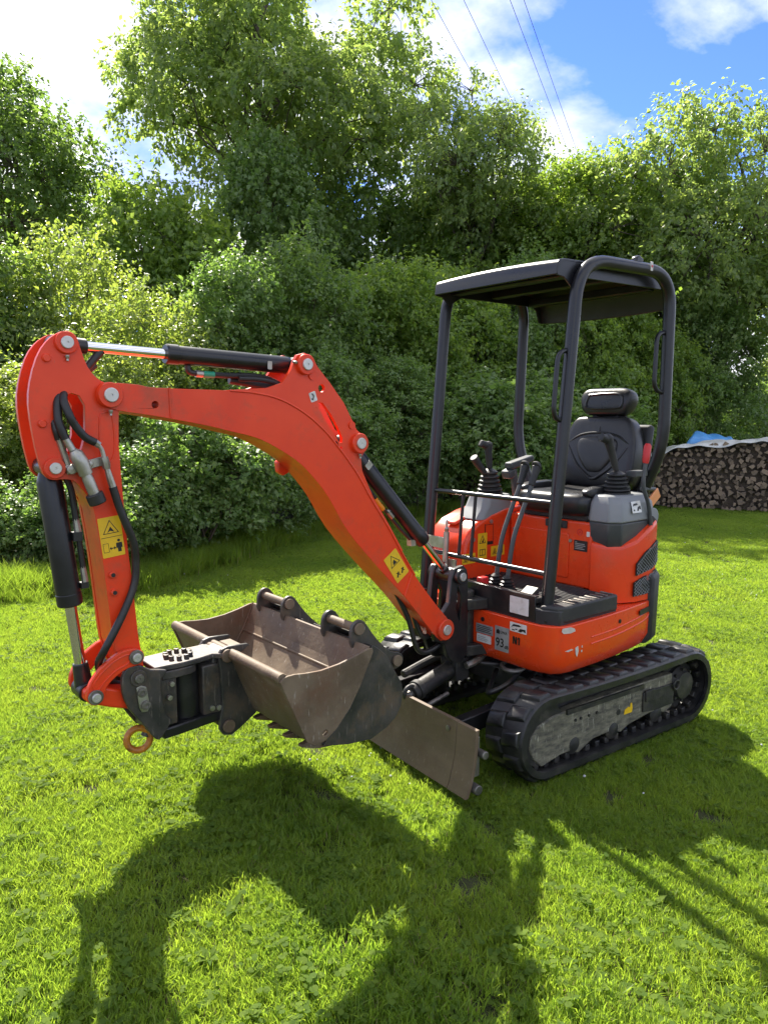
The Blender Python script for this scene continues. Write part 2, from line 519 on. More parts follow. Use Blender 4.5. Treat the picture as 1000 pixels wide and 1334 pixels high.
    def build(self, name, mat, parent=None, bevel=0.0, smooth=35, seg=2, rot=None, label=None, subsurf=0):
        me = self.mesh(name, smooth=smooth)
        me.materials.append(MATS[mat])
        o = bpy.data.objects.new(name, me)
        COL.objects.link(o)
        if parent is not None:
            o.parent = parent
        if rot is None:
            rot = TH if (parent is not None and parent is EX) else 0.0
        if rot:
            o.rotation_euler.z = rot
        if bevel:
            b = o.modifiers.new('bevel', 'BEVEL')
            b.width = bevel
            b.segments = seg
            b.limit_method = 'ANGLE'
            b.angle_limit = R(38)
            b.harden_normals = False
        if subsurf:
            s = o.modifiers.new('sub', 'SUBSURF')
            s.levels = subsurf
            s.render_levels = subsurf
        if label:
            o['label'] = label
        return o


def pieces(mb, name, mat, parent, **k):
    """one object per separate piece of the collected geometry"""
    lead = list(range(len(mb.v)))

    def find(a):
        while lead[a] != a:
            lead[a] = lead[lead[a]]
            a = lead[a]
        return a
    for fc_ in mb.f:
        r0_ = find(fc_[0])
        for q in fc_[1:]:
            lead[find(q)] = r0_
    grp = {}
    for i in range(len(mb.v)):
        grp.setdefault(find(i), []).append(i)
    for g_, idx in grp.items():
        mp = {v: n_ for n_, v in enumerate(idx)}
        p = MB()
        p.v = [mb.v[i] for i in idx]
        p.f = [tuple(mp[i] for i in fc_) for fc_ in mb.f if find(fc_[0]) == g_]
        p.build(name, mat, parent, **k)


def tag(o, label=None, cat=None, group=None, kind=None):
    if label: o['label'] = label
    if cat: o['category'] = cat
    if group: o['group'] = group
    if kind: o['kind'] = kind
    return o


def empty(name, loc=(0, 0, 0)):
    o = bpy.data.objects.new(name, None)
    o.empty_display_size = 0.2
    COL.objects.link(o)
    o.location = loc
    return o


def child(name, me, mat, parent, M):
    o = bpy.data.objects.new(name, me)
    if mat and not me.materials:
        me.materials.append(MATS[mat])
    COL.objects.link(o)
    o.parent = parent
    o.matrix_local = M
    return o


def rrect(w, h, r, n=4):
    out = []
    for cx, cy, a0 in ((w / 2 - r, h / 2 - r, 0), (-w / 2 + r, h / 2 - r, 90), (-w / 2 + r, -h / 2 + r, 180), (w / 2 - r, -h / 2 + r, 270)):
        for k in range(n + 1):
            a = R(a0 + 90 * k / n)
            out.append((cx + r * math.cos(a), cy + r * math.sin(a)))
    return out


def circ(cx, cy, r, n=16):
    return [(cx + r * math.cos(2 * math.pi * k / n), cy + r * math.sin(2 * math.pi * k / n)) for k in range(n)]


class Face:
    """a flat place for a sticker: centre, right and up directions"""
    def __init__(self, c, right, up):
        self.c = Vector(c)
        self.r = Vector(right).normalized()
        self.u = (Vector(up) - self.r * Vector(up).dot(self.r)).normalized()
        self.n = self.r.cross(self.u)

    def at(self, x, y, z=0.0):
        return self.c + self.r * x + self.u * y + self.n * z

    def plate(self, name, w, h, mat, parent, t=0.0012, r=0.004, z0=0.0):
        m = MB()
        m.prism(rrect(w, h, min(r, w * 0.3, h * 0.3)), z0, z0 + t, lambda u, v, q: self.at(u, v, q))
        return m.build(name, mat, parent)

    def marks(self, name, polys, mat, parent, z=0.0012, t=0.0006):
        m = MB()
        for p in polys:
            if isinstance(p, tuple) and p[0] == 'ring':
                m.prism(p[1], z, z + t, lambda u, v, q: self.at(u, v, q), [p[2]])
            else:
                m.prism(p, z, z + t, lambda u, v, q: self.at(u, v, q))
        return m.build(name, mat, parent)

    def text(self, s, size, x, y, mat, parent, z=0.0012, name='lettering', sx=1.0):
        cu = bpy.data.curves.new('t', 'FONT')
        cu.body = s
        cu.size = size
        cu.align_x = 'CENTER'
        cu.align_y = 'CENTER'
        cu.extrude = 0.0003
        cu.offset = size * 0.018
        ob = bpy.data.objects.new('t', cu)
        COL.objects.link(ob)
        dg = bpy.context.evaluated_depsgraph_get()
        me = bpy.data.meshes.new_from_object(ob.evaluated_get(dg))
        bpy.data.objects.remove(ob)
        bpy.data.curves.remove(cu)
        me.name = name
        for v in me.vertices:
            v.co = self.at(x + v.co.x * sx, y + v.co.y, z + 0.0003 + v.co.z)
        me.materials.clear()
        me.materials.append(MATS[mat])
        o = bpy.data.objects.new(name, me)
        COL.objects.link(o)
        o.parent = parent
        if parent is EX:
            o.rotation_euler.z = TH
        return o


def tri_ring(cx, cy, s, w):
    def t(k):
        return [(cx + k * math.cos(R(a)), cy + k * math.sin(R(a))) for a in (90, 210, 330)]
    return ('ring', t(s), t(s - w))


def rect(x0, y0, x1, y1):
    return [(x0, y0), (x1, y0), (x1, y1), (x0, y1)]


def rect_ring(x0, y0, x1, y1, w):
    return ('ring', rect(x0, y0, x1, y1), rect(x0 + w, y0 + w, x1 - w, y1 - w))


def stroke(a, b, w):
    a, b = Vector((*a, 0)), Vector((*b, 0))
    d = (b - a).normalized()
    s = Vector((-d.y, d.x, 0)) * w / 2
    return [tuple(p[:2]) for p in (a - s, b - s, b + s, a + s)]

# ================================================================== THE SETTING
gm = MB()
gx = [-1500, -200, -40] + [-12 + 0.2 * k for k in range(101)] + [12, 40, 200, 1500]
gy = [-1500, -200, -40, -14, -8, -4, -2, 0, 2, 4, 6, 14, 40, 200, 1500]
gm.add([(x, y, ground_z(x, y)) for x in gx for y in gy], [(i * len(gy) + j, (i + 1) * len(gy) + j, (i + 1) * len(gy) + j + 1, i * len(gy) + j + 1) for i in range(len(gx) - 1) for j in range(len(gy) - 1)])
tag(gm.build('lawn', 'lawn_soil', smooth=60), 'mown green lawn reaching to the hedge and the wood stack', 'lawn', kind='structure')

# ================================================================== THE EXCAVATOR
EX = tag(empty('mini_excavator'), 'orange red mini excavator with black canopy and rubber tracks parked on the lawn', 'excavator')

# ---------------------------------------------------------------- undercarriage
XF, XR, ZC, RT = 0.563, -0.570, 0.195, 0.189      # belt centreline: two wheels joined by straight runs


def belt(s):
    """point (x, z) and outward normal at arc length s along the belt's middle"""
    Ls = XF - XR
    arc = math.pi * RT
    s %= 2 * (Ls + arc)
    if s < Ls:
        sag = -0.010 * math.sin(math.pi * s / Ls)
        return XR + s, ZC + RT + sag, 0.0, 1.0
    s -= Ls
    if s < arc:
        a = math.pi / 2 - s / RT
        return XF + RT * math.cos(a), ZC + RT * math.sin(a), math.cos(a), math.sin(a)
    s -= arc
    if s < Ls:
        return XF - s, ZC - RT, 0.0, -1.0
    s -= Ls
    a = -math.pi / 2 - s / RT
    return XR + RT * math.cos(a), ZC + RT * math.sin(a), math.cos(a), math.sin(a)


BELT_LEN = 2 * (XF - XR + math.pi * RT)


def lug_mesh():
    m = MB()
    def ring(z, sx, sy, sk):
        return [(-sx + sk, -sy, z), (sx + sk, -sy, z), (sx - sk, sy, z), (-sx - sk, sy, z)]
    m.loft([ring(-0.006, 0.040, 0.053, 0.010), ring(0.008, 0.034, 0.050, 0.010), ring(0.016, 0.028, 0.045, 0.010), ring(0.019, 0.020, 0.037, 0.008)])
    me = m.mesh('tread_lug', smooth=48)
    me.materials.append(MATS['rubber'])
    return me


LUG = lug_mesh()
side_prof = [(0.655, 0.145), (0.645, 0.20), (0.60, 0.245), (0.50, 0.272), (0.27, 0.285), (-0.19, 0.290), (-0.455, 0.290), (-0.465, 0.10),
             (-0.40, 0.075), (-0.31, 0.105), (-0.27, 0.105), (-0.09, 0.085), (-0.02, 0.058), (0.05, 0.085), (0.20, 0.08), (0.25, 0.06), (0.31, 0.035), (0.36, 0.062),
             (0.44, 0.060), (0.57, 0.035), (0.63, 0.09)]
for sgn in (1, -1):
    y0, y1 = 0.39 * sgn, 0.62 * sgn
    m = MB()
    rings = []
    n = 84
    for k in range(n):
        x, z, nx, nz = belt(BELT_LEN * k / n)
        t = 0.014
        rings.append([(x + nx * t, y0, z + nz * t), (x + nx * t, y1 - 0.012 * sgn, z + nz * t), (x + nx * t * 0.3, y1, z + nz * t * 0.3), (x - nx * t * 1.9, y1, z - nz * t * 1.9), (x - nx * t * 1.9, y1 - 0.02 * sgn, z - nz * t * 1.9), (x - nx * t, y1 - 0.03 * sgn, z - nz * t), (x - nx * t, y0, z - nz * t)])
    m.loft(rings + [rings[0]], False, False)
    tr = m.build('track', 'rubber', EX, rot=0, smooth=50,
                 label='rubber crawler track with blocky lugs, nearest the viewer' if sgn > 0 else 'rubber crawler track on the far side, mostly hidden')
    nl = 30
    for row in (0, 1):
        yc = (0.556 if row == 0 else 0.450) * sgn
        for k in range(nl):
            x, z, nx, nz = belt(BELT_LEN * (k + 0.5 * row + 0.2) / nl)
            up = Vector((nx, 0, nz))
            tg = Vector((nz, 0, -nx))
            yy = up.cross(tg)
            M = Matrix((tg, yy, up)).transposed().to_4x4()
            if row == 1:
                M = M @ Matrix.Diagonal((-1, 1, 1, 1)) @ Matrix.Rotation(math.pi, 4, 'Z') @ Matrix.Diagonal((1, -1, 1, 1))
            M.translation = Vector((x + nx * 0.013, yc, z + nz * 0.013))
            child('tread_lug', LUG, None, tr, M)
    m = MB()
    for k in range(46):
        x, z, nx, nz = belt(BELT_LEN * (k + 0.5) / 46)
        up = Vector((nx, 0, nz)); tg = Vector((nz, 0, -nx))
        M = Matrix((tg, up.cross(tg), up)).transposed()
        for yy in (0.465, 0.545):
            m.box((x - nx * 0.03, yy * sgn, z - nz * 0.03), (0.032, 0.035, 0.034), M)
    tag(m.build('guide_teeth', 'grimy_black', tr, bevel=0.004), kind='stuff')
    m = MB()
    m.xz(side_prof, 0.522 * sgn, 0.572 * sgn)
    sf = m.build('side_frame', 'frame_cream', tr, bevel=0.006)
    m = MB()
    m.xz([(-0.19, 0.235), (-0.462, 0.235), (-0.462, 0.118), (-0.30, 0.118), (-0.19, 0.13)], 0.5725 * sgn, 0.582 * sgn)
    m.box((-0.24, 0.584 * sgn, 0.215), (0.075, 0.012, 0.06))
    m.build('cover_plate', 'grimy_black', sf, bevel=0.003)
    MB().box((0.0, 0.47 * sgn, 0.225), (0.86, 0.10, 0.24)).build('roller_frame', 'grimy_black', tr, bevel=0.01)
    m = MB()
    m.box((0.25 - 0.14, 0.578 * sgn, 0.272), (0.60, 0.012, 0.024))
    for bx in (0.30, 0.24, 0.18, 0.34):
        m.lathe([(0.008, 0), (0.008, 0.006), (0.0, 0.006)], (bx, 0.572 * sgn, 0.215), (0, sgn, 0), 6)
    m.lathe([(0.016, 0), (0.016, 0.002), (0.0, 0.002)], (0.005, 0.572 * sgn, 0.175), (0, sgn, 0), 14)
    m.build('bolt_row', 'grimy_black', sf)
    for rx in (0.34, 0.04, -0.33):
        m = MB()
        m.lathe([(0.022, -0.07), (0.052, -0.07), (0.052, -0.035), (0.04, -0.03), (0.04, 0.03), (0.052, 0.035), (0.052, 0.06), (0.022, 0.075)], (rx, 0.505 * sgn, 0.088), (0, 1, 0), 20)
        m.build('roller', 'grimy_black', tr)
    m = MB()
    prof = []
    for k in range(26):
        a = 2 * math.pi * k / 26
        r = 0.165 if k % 2 else 0.135
        prof += [(XR + r * math.cos(a - 0.05), ZC + r * math.sin(a - 0.05)), (XR + r * math.cos(a + 0.05), ZC + r * math.sin(a + 0.05))]
    m.xz(prof, 0.49 * sgn, 0.52 * sgn)
    sp = m.build('sprocket', 'grimy_black', tr, bevel=0.003)
    m = MB()
    m.lathe([(0.10, -0.06), (0.10, 0.02), (0.082, 0.04), (0.075, 0.058), (0.02, 0.064), (0, 0.064)], (XR, 0.52 * sgn, ZC), (0, sgn, 0), 28)
    for k in range(8):
        a = 2 * math.pi * k / 8
        m.lathe([(0.009, 0), (0.009, 0.012), (0, 0.012)], (XR + 0.09 * math.cos(a), 0.555 * sgn, ZC + 0.09 * math.sin(a)), (0, sgn, 0), 6)
    m.build('drive_motor_cover', 'grimy_black', sp)
    m = MB()
    m.torus((-0.47, 0.59 * sgn, 0.225), (0, 1, 0), 0.026, 0.006, 18, 8)
    m.build('towing_ring', 'grimy_black', tr)
    m = MB()
    m.lathe([(0.03, -0.07), (0.155, -0.07), (0.155, -0.03), (0.12, -0.02), (0.12, 0.02), (0.155, 0.03), (0.155, 0.06), (0.03, 0.06)], (XF, 0.505 * sgn, ZC), (0, 1, 0), 32)
    m.build('idler_wheel', 'grimy_black', tr)

fc = Face((-0.075, 0.5725, 0.172), (-1, 0, 0), UP)
fc.marks('yellow_sticker', [[(-0.035, -0.022), (0.03, -0.022), (0.035, 0.0), (0.028, 0.03), (0.016, 0.03), (0.014, 0.008), (0.0, 0.014), (-0.03, 0.004)]], 'yellow', EX, z=0.001)
bpy.data.objects['yellow_sticker'].rotation_euler.z = 0

m = MB()
m.box((-0.02, 0, 0.255), (0.62, 0.70, 0.10))
m.box((-0.02, 0, 0.33), (0.44, 0.46, 0.12))
for sgn in (1, -1):
    m.box((0.18, 0.34 * sgn, 0.26), (0.12, 0.16, 0.14))
    m.box((-0.22, 0.34 * sgn, 0.26), (0.12, 0.16, 0.14))
m.lathe([(0.27, 0), (0.27, 0.05), (0.25, 0.055), (0.25, 0.075)], (0, 0, 0.385), UP, 40)
uf = m.build('undercarriage_frame', 'grimy_black', EX, bevel=0.008, rot=0)
m = MB()
m.torus((0.46, 0.26, 0.425), (0.1, 0.1, 1), 0.055, 0.012, 24, 10, 1.0)
m.build('tie_down_ring', 'worn_steel', uf)
m = MB()
m.tube(spline([(0.44, 0.12, 0.36), (0.58, 0.22, 0.33), (0.64, 0.28, 0.33), (0.55, 0.32, 0.37), (0.42, 0.28, 0.41)], 6), 0.013, 10)
m.tube(spline([(0.36, 0.30, 0.33), (0.47, 0.37, 0.36), (0.38, 0.34, 0.40)], 6), 0.011, 10)
m.tube(spline([(0.5, 0.02, 0.40), (0.56, 0.1, 0.42), (0.5, 0.18, 0.42), (0.4, 0.2, 0.42)], 6), 0.012, 10)
pieces(m, 'travel_hose', 'hose_rubber', uf)
m = MB()
for sgn in (1, -1):
    m.bar((0.24, 0.29 * sgn, 0.25), (1.022, 0.30 * sgn, 0.20), 0.06, 0.085)
m.bar((0.86, -0.30, 0.205), (0.86, 0.30, 0.205), 0.05, 0.05)
pieces(m, 'blade_arm', 'black_paint', EX, bevel=0.006, rot=0)

# dozer blade: a curved plate with folding end pieces
bl_prof = [(1.092, 0.055), (1.078, 0.085), (1.062, 0.14), (1.048, 0.20), (1.041, 0.26), (1.038, 0.32), (1.034, 0.352)]


def blade_strip(ya, yb, dx=0.0, th=0.018):
    m = MB()
    f = [(x + dx, z) for x, z in bl_prof]
    b = [(x + dx - th, z + 0.002) for x, z in bl_prof[::-1]]
    m.xz(f + b, ya, yb)
    return m


bd = blade_strip(-0.493, 0.493).build('dozer_blade', 'blade_steel', EX, bevel=0.002, rot=0)
m = MB()
for yy in (-0.30, 0.30, 0.0):
    m.xz([(1.03, 0.06), (0.94, 0.12), (0.94, 0.26), (1.015, 0.34)], yy - 0.012, yy + 0.012)
m.box((0.985, 0, 0.20), (0.05, 0.96, 0.05))
m.build('stiffener', 'black_paint', bd, bevel=0.003)
for sgn in (1, -1):
    e = blade_strip(0.497 * sgn, 0.622 * sgn, 0.002).build('blade_extension', 'blade_steel', bd, bevel=0.002)
    m = MB()
    m.box((1.01, 0.53 * sgn, 0.22), (0.03, 0.14, 0.18))
    m.cyl((1.0, 0.60 * sgn, 0.24), (1.0, 0.645 * sgn, 0.24), 0.018)
    m.cyl((1.035, 0.59 * sgn, 0.09), (1.035, 0.642 * sgn, 0.09), 0.022)
    m.build('bracket', 'worn_steel', e, bevel=0.003)
m = MB()
m.lathe([(0.0, 0), (0.012, 0), (0.012, 0.004), (0, 0.005)], (1.041, 0.44, 0.305), (1, 0, 0.1), 12)
m.build('bolt', 'worn_steel', bd)
m = MB()
m.cyl((0.99, 0.10, 0.345), (0.60, 0.03, 0.415), 0.043, None, 28)
m.lathe([(0.05, 0), (0.05, 0.03), (0.03, 0.035)], (0.93, 0.09, 0.356), (0.98, 0.17, -0.17), 28)
bc = m.build('blade_cylinder', 'grimy_black', EX, bevel=0.003, rot=0)
m = MB()
m.cyl((1.03, 0.107, 0.337), (0.93, 0.09, 0.356), 0.022)
m.cyl((0.80, 0.15, 0.32), (0.98, 0.175, 0.295), 0.011)
m.cyl((0.97, 0.17, 0.297), (0.995, 0.178, 0.294), 0.018)
m.build('rod', 'worn_steel', bc)
m = MB()
m.torus((1.0, 0.105, 0.352), (0, 1, 0), 0.034, 0.012, 20, 8)
m.box((0.665, 0.045, 0.405), (0.085, 0.125, 0.115))
m.tube(spline([(0.95, -0.02, 0.40), (0.75, -0.05, 0.43), (0.55, -0.06, 0.45)], 6), 0.02, 10)
m.build('knuckle', 'grimy_black', bc, bevel=0.006)

# ---------------------------------------------------------------- lower body
outline = [(0.572, 0.005), (0.574, 0.20), (0.572, 0.40), (0.562, 0.465), (0.538, 0.515), (0.495, 0.545), (0.44, 0.556), (0.20, 0.560), (0.0, 0.553), (-0.20, 0.535), (-0.285, 0.521)]
rear_out = [(-0.275, 0.528), (-0.345, 0.515), (-0.43, 0.465), (-0.52, 0.35), (-0.58, 0.20), (-0.60, 0.0), (-0.58, -0.20), (-0.52, -0.35), (-0.43, -0.455), (-0.335, -0.512)]
right_out = [(-0.335, -0.512), (0.0, -0.553), (0.44, -0.556), (0.538, -0.515), (0.572, -0.40), (0.572, -0.20)]


def shell(outl, zs, inner=0.42):
    """wall strip: zs = list of (z, scale); closed by an inner wall"""
    m = MB()
    rings = []
    for z, k in zs:
        rings.append([(x * k, y * k, z) for x, y in outl])
    rings.append([(x * inner, y * inner, zs[-1][0]) for x, y in outl])
    rings.append([(x * inner, y * inner, zs[0][0]) for x, y in outl])
    n = len(outl)
    vs = [p for r in rings for p in r]
    fs = []
    for i in range(len(rings)):
        j = (i + 1) % len(rings)
        for a in range(n - 1):
            fs.append((i * n + a, i * n + a + 1, j * n + a + 1, j * n + a))
    fs.append(tuple(i * n for i in range(len(rings))))
    fs.append(tuple(i * n + n - 1 for i in range(len(rings)))[::-1])
    return m.add(vs, fs)


zs = [(0.455, 0.925), (0.468, 0.95), (0.523, 1.0), (0.60, 1.004), (0.705, 1.0)]
skirt = shell(outline, zs).build('body_skirt', 'red_gloss', EX, bevel=0.004, seg=2, smooth=32)
shell(right_out, zs).build('body_skirt', 'red_gloss', EX, bevel=0.008, smooth=50)
cw = shell([(x * 1.02, y * 1.02) for x, y in rear_out], [(0.46, 0.95), (0.50, 1.0), (0.82, 1.01), (0.85, 0.98)]).build('counterweight', 'black_plastic', EX, bevel=0.012, seg=3, smooth=50)
m = MB()
m.xy([(0.50, 0.0), (0.50, 0.45), (0.40, 0.50), (-0.30, 0.48), (-0.50, 0.3), (-0.50, -0.3), (-0.30, -0.48), (0.40, -0.50), (0.50, -0.45), (0.50, -0.22), (0.42, -0.22), (0.42, 0.0)], 0.472, 0.70)
m.build('turntable', 'grimy_black', EX)
# groove line pressed into the near side of the skirt
m = MB()
m.tube(spline([(0.30, 0.5605, 0.588), (0.10, 0.5595, 0.591), (-0.10, 0.546, 0.600), (-0.235, 0.530, 0.612), (-0.265, 0.527, 0.63), (-0.262, 0.527, 0.645)], 6), 0.0045, 8)
m.tube(spline([(0.30, 0.5605, 0.622), (0.10, 0.5595, 0.624), (-0.10, 0.546, 0.634), (-0.235, 0.530, 0.646)], 6), 0.0035, 8)
pieces(m, 'pressed_groove', 'red_gloss', skirt)
m = MB()
m.xz(rrect(0.135, 0.028, 0.012), 0.0, 0.004)
for i, v in enumerate(m.v):
    m.v[i] = (v[0] - 0.21, 0.5375 + v[1] + 0.13 * (v[0] - 0.0) * 0.0 - (v[0] * -0.16), v[2] + 0.662)
m.build('grab_slot', 'ink', skirt)
for p, r_ in (((0.575, 0.10, 0.662), 0.012), ((0.05, 0.557, 0.655), 0.011)):
    m = MB()
    ax = (1, 0, 0) if p[0] > 0.4 else (0.04, 1, 0)
    m.lathe([(r_, 0), (r_, 0.002), (0, 0.002)], p, ax, 14)
    m.lathe([(r_ * 0.45, 0), (r_ * 0.45, 0.005), (0, 0.005)], p, ax, 6)
    m.build('plug', 'ink', skirt)

# stickers and writing on the front of the skirt
def front_face(y, z):
    return Face((0.5755, y, z), (0, 1, 0), UP)


f = front_face(0.115, 0.612)
f.plate('data_plate', 0.115, 0.048, 'silver_label', skirt, z0=0.001)
f.marks('small_print', [rect(-0.05, y, -0.05 + w, y + 0.004) for y, w in ((0.012, 0.09), (0.003, 0.10), (-0.006, 0.085), (-0.015, 0.095))], 'black_plastic', skirt, z=0.0022)
f = front_face(0.112, 0.562)
f.plate('white_label', 0.098, 0.042, 'white_label', skirt, z0=0.001)
f.marks('small_print', [rect(-0.04, y, -0.04 + w, y + 0.003) for y, w in ((0.006, 0.05), (-0.003, 0.07), (-0.011, 0.06))], 'silver_label', skirt, z=0.0022)
f = front_face(0.232, 0.588)
f.plate('noise_label', 0.092, 0.125, 'silver_label', skirt, z0=0.001)
f.text('93', 0.062, -0.012, -0.022, 'ink', skirt, z=0.0022, sx=0.9)
f.text('dB', 0.024, 0.031, -0.036, 'ink', skirt, z=0.0022)
f.text('LWA', 0.020, 0.012, 0.034, 'ink', skirt, z=0.0022)
f.marks('bell_symbol', [[(-0.036, 0.024), (-0.014, 0.024), (-0.014, 0.04), (-0.025, 0.048), (-0.036, 0.04)]], 'ink', skirt, z=0.0022)
front_face(0.325, 0.602).marks('lettering', [stroke((-0.018, -0.019), (-0.018, 0.019), 0.008), stroke((0.0, -0.019), (0.0, 0.019), 0.008),
                                             [(-0.022, 0.019), (-0.013, 0.019), (0.004, -0.019), (-0.005, -0.019)], stroke((0.017, -0.019), (0.017, 0.019), 0.008), [(0.013, 0.019), (0.013, 0.010), (0.007, 0.006), (0.007, 0.012)]], 'ink', skirt, z=0.002)
f = front_face(0.335, 0.668)
f.plate('logo_sticker', 0.105, 0.046, 'white_label', skirt, z0=0.001)
f.marks('logo', [[(-0.045, -0.004), (-0.03, 0.014), (0.005, 0.016), (0.02, 0.010), (0.004, 0.006), (-0.03, 0.004)], [(0.0, -0.016), (0.012, -0.002), (0.045, 0.0), (0.047, -0.017), (0.03, -0.010), (0.016, -0.019)],
                  rect(-0.038, -0.017, -0.022, -0.012), rect(-0.018, -0.012, -0.006, -0.006)], 'ink', skirt, z=0.0022)
m = MB()
for pts in ([(0.508, 0.698), (0.46, 0.700), (0.435, 0.690), (0.43, 0.676), (0.46, 0.670), (0.50, 0.672), (0.512, 0.684)], [(0.49, 0.585), (0.45, 0.592), (0.44, 0.587), (0.47, 0.580)],
            [(0.425, 0.592), (0.405, 0.598), (0.398, 0.575), (0.41, 0.545), (0.42, 0.56)], [(0.375, 0.594), (0.368, 0.594), (0.368, 0.582), (0.375, 0.584)], [(0.378, 0.572), (0.37, 0.572), (0.37, 0.562), (0.378, 0.562)]):
    m.prism(pts, 0.0, 0.0015, lambda u, v, t: (u, 0.5600 + t - max(0, u - 0.44) * 0.24, v))
pieces(m, 'paint_chip', 'primer', skirt)

# ---------------------------------------------------------------- platform
fl = MB().xy([(0.548, -0.14), (0.548, 0.44), (0.50, 0.525), (0.05, 0.535), (0.05, 0.34), (0.0, 0.30), (0.0, -0.30), (0.40, -0.30)], 0.700, 0.775).build('floor_plate', 'black_plastic', EX, bevel=0.006)
m = MB()
for k in range(17):
    x = 0.475 - k * 0.026
    m = MB()
    m.box((x, 0.13, 0.779), (0.010, 0.74, 0.010))
    m.build('tread_rib', 'black_plastic', fl, bevel=0.002)
m = MB()
m.xy([(0.540, 0.43), (0.505, 0.51), (0.46, 0.535), (0.055, 0.545), (0.055, 0.455), (0.45, 0.45)], 0.712, 0.795)
m.build('step_edge', 'black_plastic', fl, bevel=0.012, seg=3)
m = MB()
for k in range(8):
    m.box((0.40 - k * 0.045, 0.495, 0.797), (0.014, 0.07, 0.006))
pieces(m, 'step_grip', 'worn_steel', fl, bevel=0.002)
m = MB()
m.xz([(0.545, 0.712), (0.552, 0.712), (0.552, 0.835), (0.545, 0.835)], -0.12, 0.415)
m.box((0.535, 0.15, 0.832), (0.02, 0.53, 0.008))
kp = m.build('kick_plate', 'black_paint', fl, bevel=0.002)
Face((0.5525, 0.318, 0.772), (0, 1, 0), UP).plate('blank_label', 0.118, 0.085, 'white_label', kp, z0=0.001)
m = MB()
m.box((0.46, 0.29, 0.815), (0.10, 0.075, 0.012), Matrix.Rotation(0.5, 3, 'Y'))
m.box((0.47, 0.36, 0.80), (0.07, 0.05, 0.025))
m.build('foot_pedal', 'dark_steel', fl, bevel=0.003)
m = MB()
m.box((0.45, -0.02, 0.82), (0.05, 0.04, 0.05))
m.build('pedal_lock', 'red_plastic', fl, bevel=0.004)

# travel levers
for dy in (0.0, 0.078):
    pts = [(0.36, -0.008 + dy, 0.80), (0.345, 0.0 + dy, 0.97), (0.325, 0.005 + dy, 1.07), (0.26, 0.01 + dy, 1.21), (0.20, 0.02 + dy, 1.345)]
    lv = MB().tube(fillet(pts, 0.06), 0.0125, 12).build('travel_lever', 'dark_grey_plastic', EX)
    m = MB()
    m.tube([(0.212, 0.018 + dy, 1.325), (0.19, 0.021 + dy, 1.385), (0.175, 0.023 + dy, 1.425)], [0.017, 0.02, 0.026], 12)
    m.tube([(0.185, 0.022 + dy, 1.425), (0.165, 0.023 + dy, 1.435)], [0.030, 0.022], 12)
    m.build('grip', 'black_plastic', lv, bevel=0.004)
    m = MB()
    m.lathe([(0.045, 0), (0.045, 0.012), (0.034, 0.016), (0.040, 0.026), (0.028, 0.032), (0.034, 0.042), (0.022, 0.050), (0.027, 0.060), (0.014, 0.072)], (0.36, -0.008 + dy, 0.782), UP, 20)
    m.build('bellows', 'hose_rubber', lv)

# ---------------------------------------------------------------- seat base, hood, side cover
sb = MB().box((-0.24, 0.055, 0.95), (0.48, 0.56, 0.36)).build('seat_base', 'red_gloss', EX, bevel=0.012, seg=3)
m = MB()
m.yz(rrect(0.37, 0.245, 0.015), 0.0, 0.006)
m.v = [(v[0] + 0.001, v[1] + 0.01, v[2] + 0.935) for v in m.v]
m.build('access_panel', 'red_gloss', sb, bevel=0.003)
m = MB()
m.box((0.004, 0.11, 1.105), (0.02, 0.14, 0.04))
m.lathe([(0.012, 0), (0.012, 0.012), (0, 0.014)], (0.012, 0.08, 1.10), (1, 0, 0), 12)
m.lathe([(0.012, 0), (0.012, 0.012), (0, 0.014)], (0.012, 0.14, 1.10), (1, 0, 0), 12)
m.build('latch', 'black_plastic', sb, bevel=0.003)
f = Face((0.001, 0.27, 1.0), (0, 1, 0), UP)
f.plate('data_plate', 0.085, 0.058, 'ink', sb, z0=0.0)
f.marks('small_print', [rect(-0.035, y, -0.035 + w, y + 0.004) for y, w in ((0.016, 0.012), (0.008, 0.06), (-0.001, 0.065), (-0.010, 0.05), (-0.019, 0.06))], 'silver_label', sb, z=0.0012)
f = Face((0.001, 0.262, 1.073), (0, 1, 0), UP)
f.marks('round_sticker', [('ring', circ(0, 0, 0.018), circ(0, 0, 0.013)), circ(0, 0, 0.006, 10)], 'red_plastic', sb, z=0.0)
Face((0.001, 0.315, 1.068), (0, 1, 0), UP).plate('small_label', 0.02, 0.028, 'white_label', sb)
for y, z in ((0.205, 1.02), (-0.19, 1.04)):
    MB().lathe([(0.010, 0), (0.010, 0.006), (0.0, 0.006)], (0.001, y, z), (1, 0, 0), 8).build('bolt', 'zinc', sb)

# side cover wrapping the near rear corner
pl = [(0.006, 0.338), (-0.02, 0.405), (-0.075, 0.470), (-0.16, 0.508), (-0.26, 0.518), (-0.345, 0.508), (-0.40, 0.478), (-0.43, 0.42), (-0.43, 0.338)]
tz = [1.030, 1.018, 1.015, 1.045, 1.10, 1.135, 1.12, 1.11, 1.11]
rings = []
for k, (s0, zf) in enumerate(((1.0, 0.0), (1.0, 0.5), (1.0, 0.93), (0.985, 0.985), (0.955, 1.0))):
    ring = []
    for (x, y), t in zip(pl, tz):
        cx, cy = -0.22, 0.36
        ring.append((cx + (x - cx) * s0, cy + (y - cy) * s0, 0.712 + (t - 0.712) * zf))
    rings.append(ring)
sc_ = MB().loft(rings).build('side_cover', 'red_gloss', EX, smooth=60)


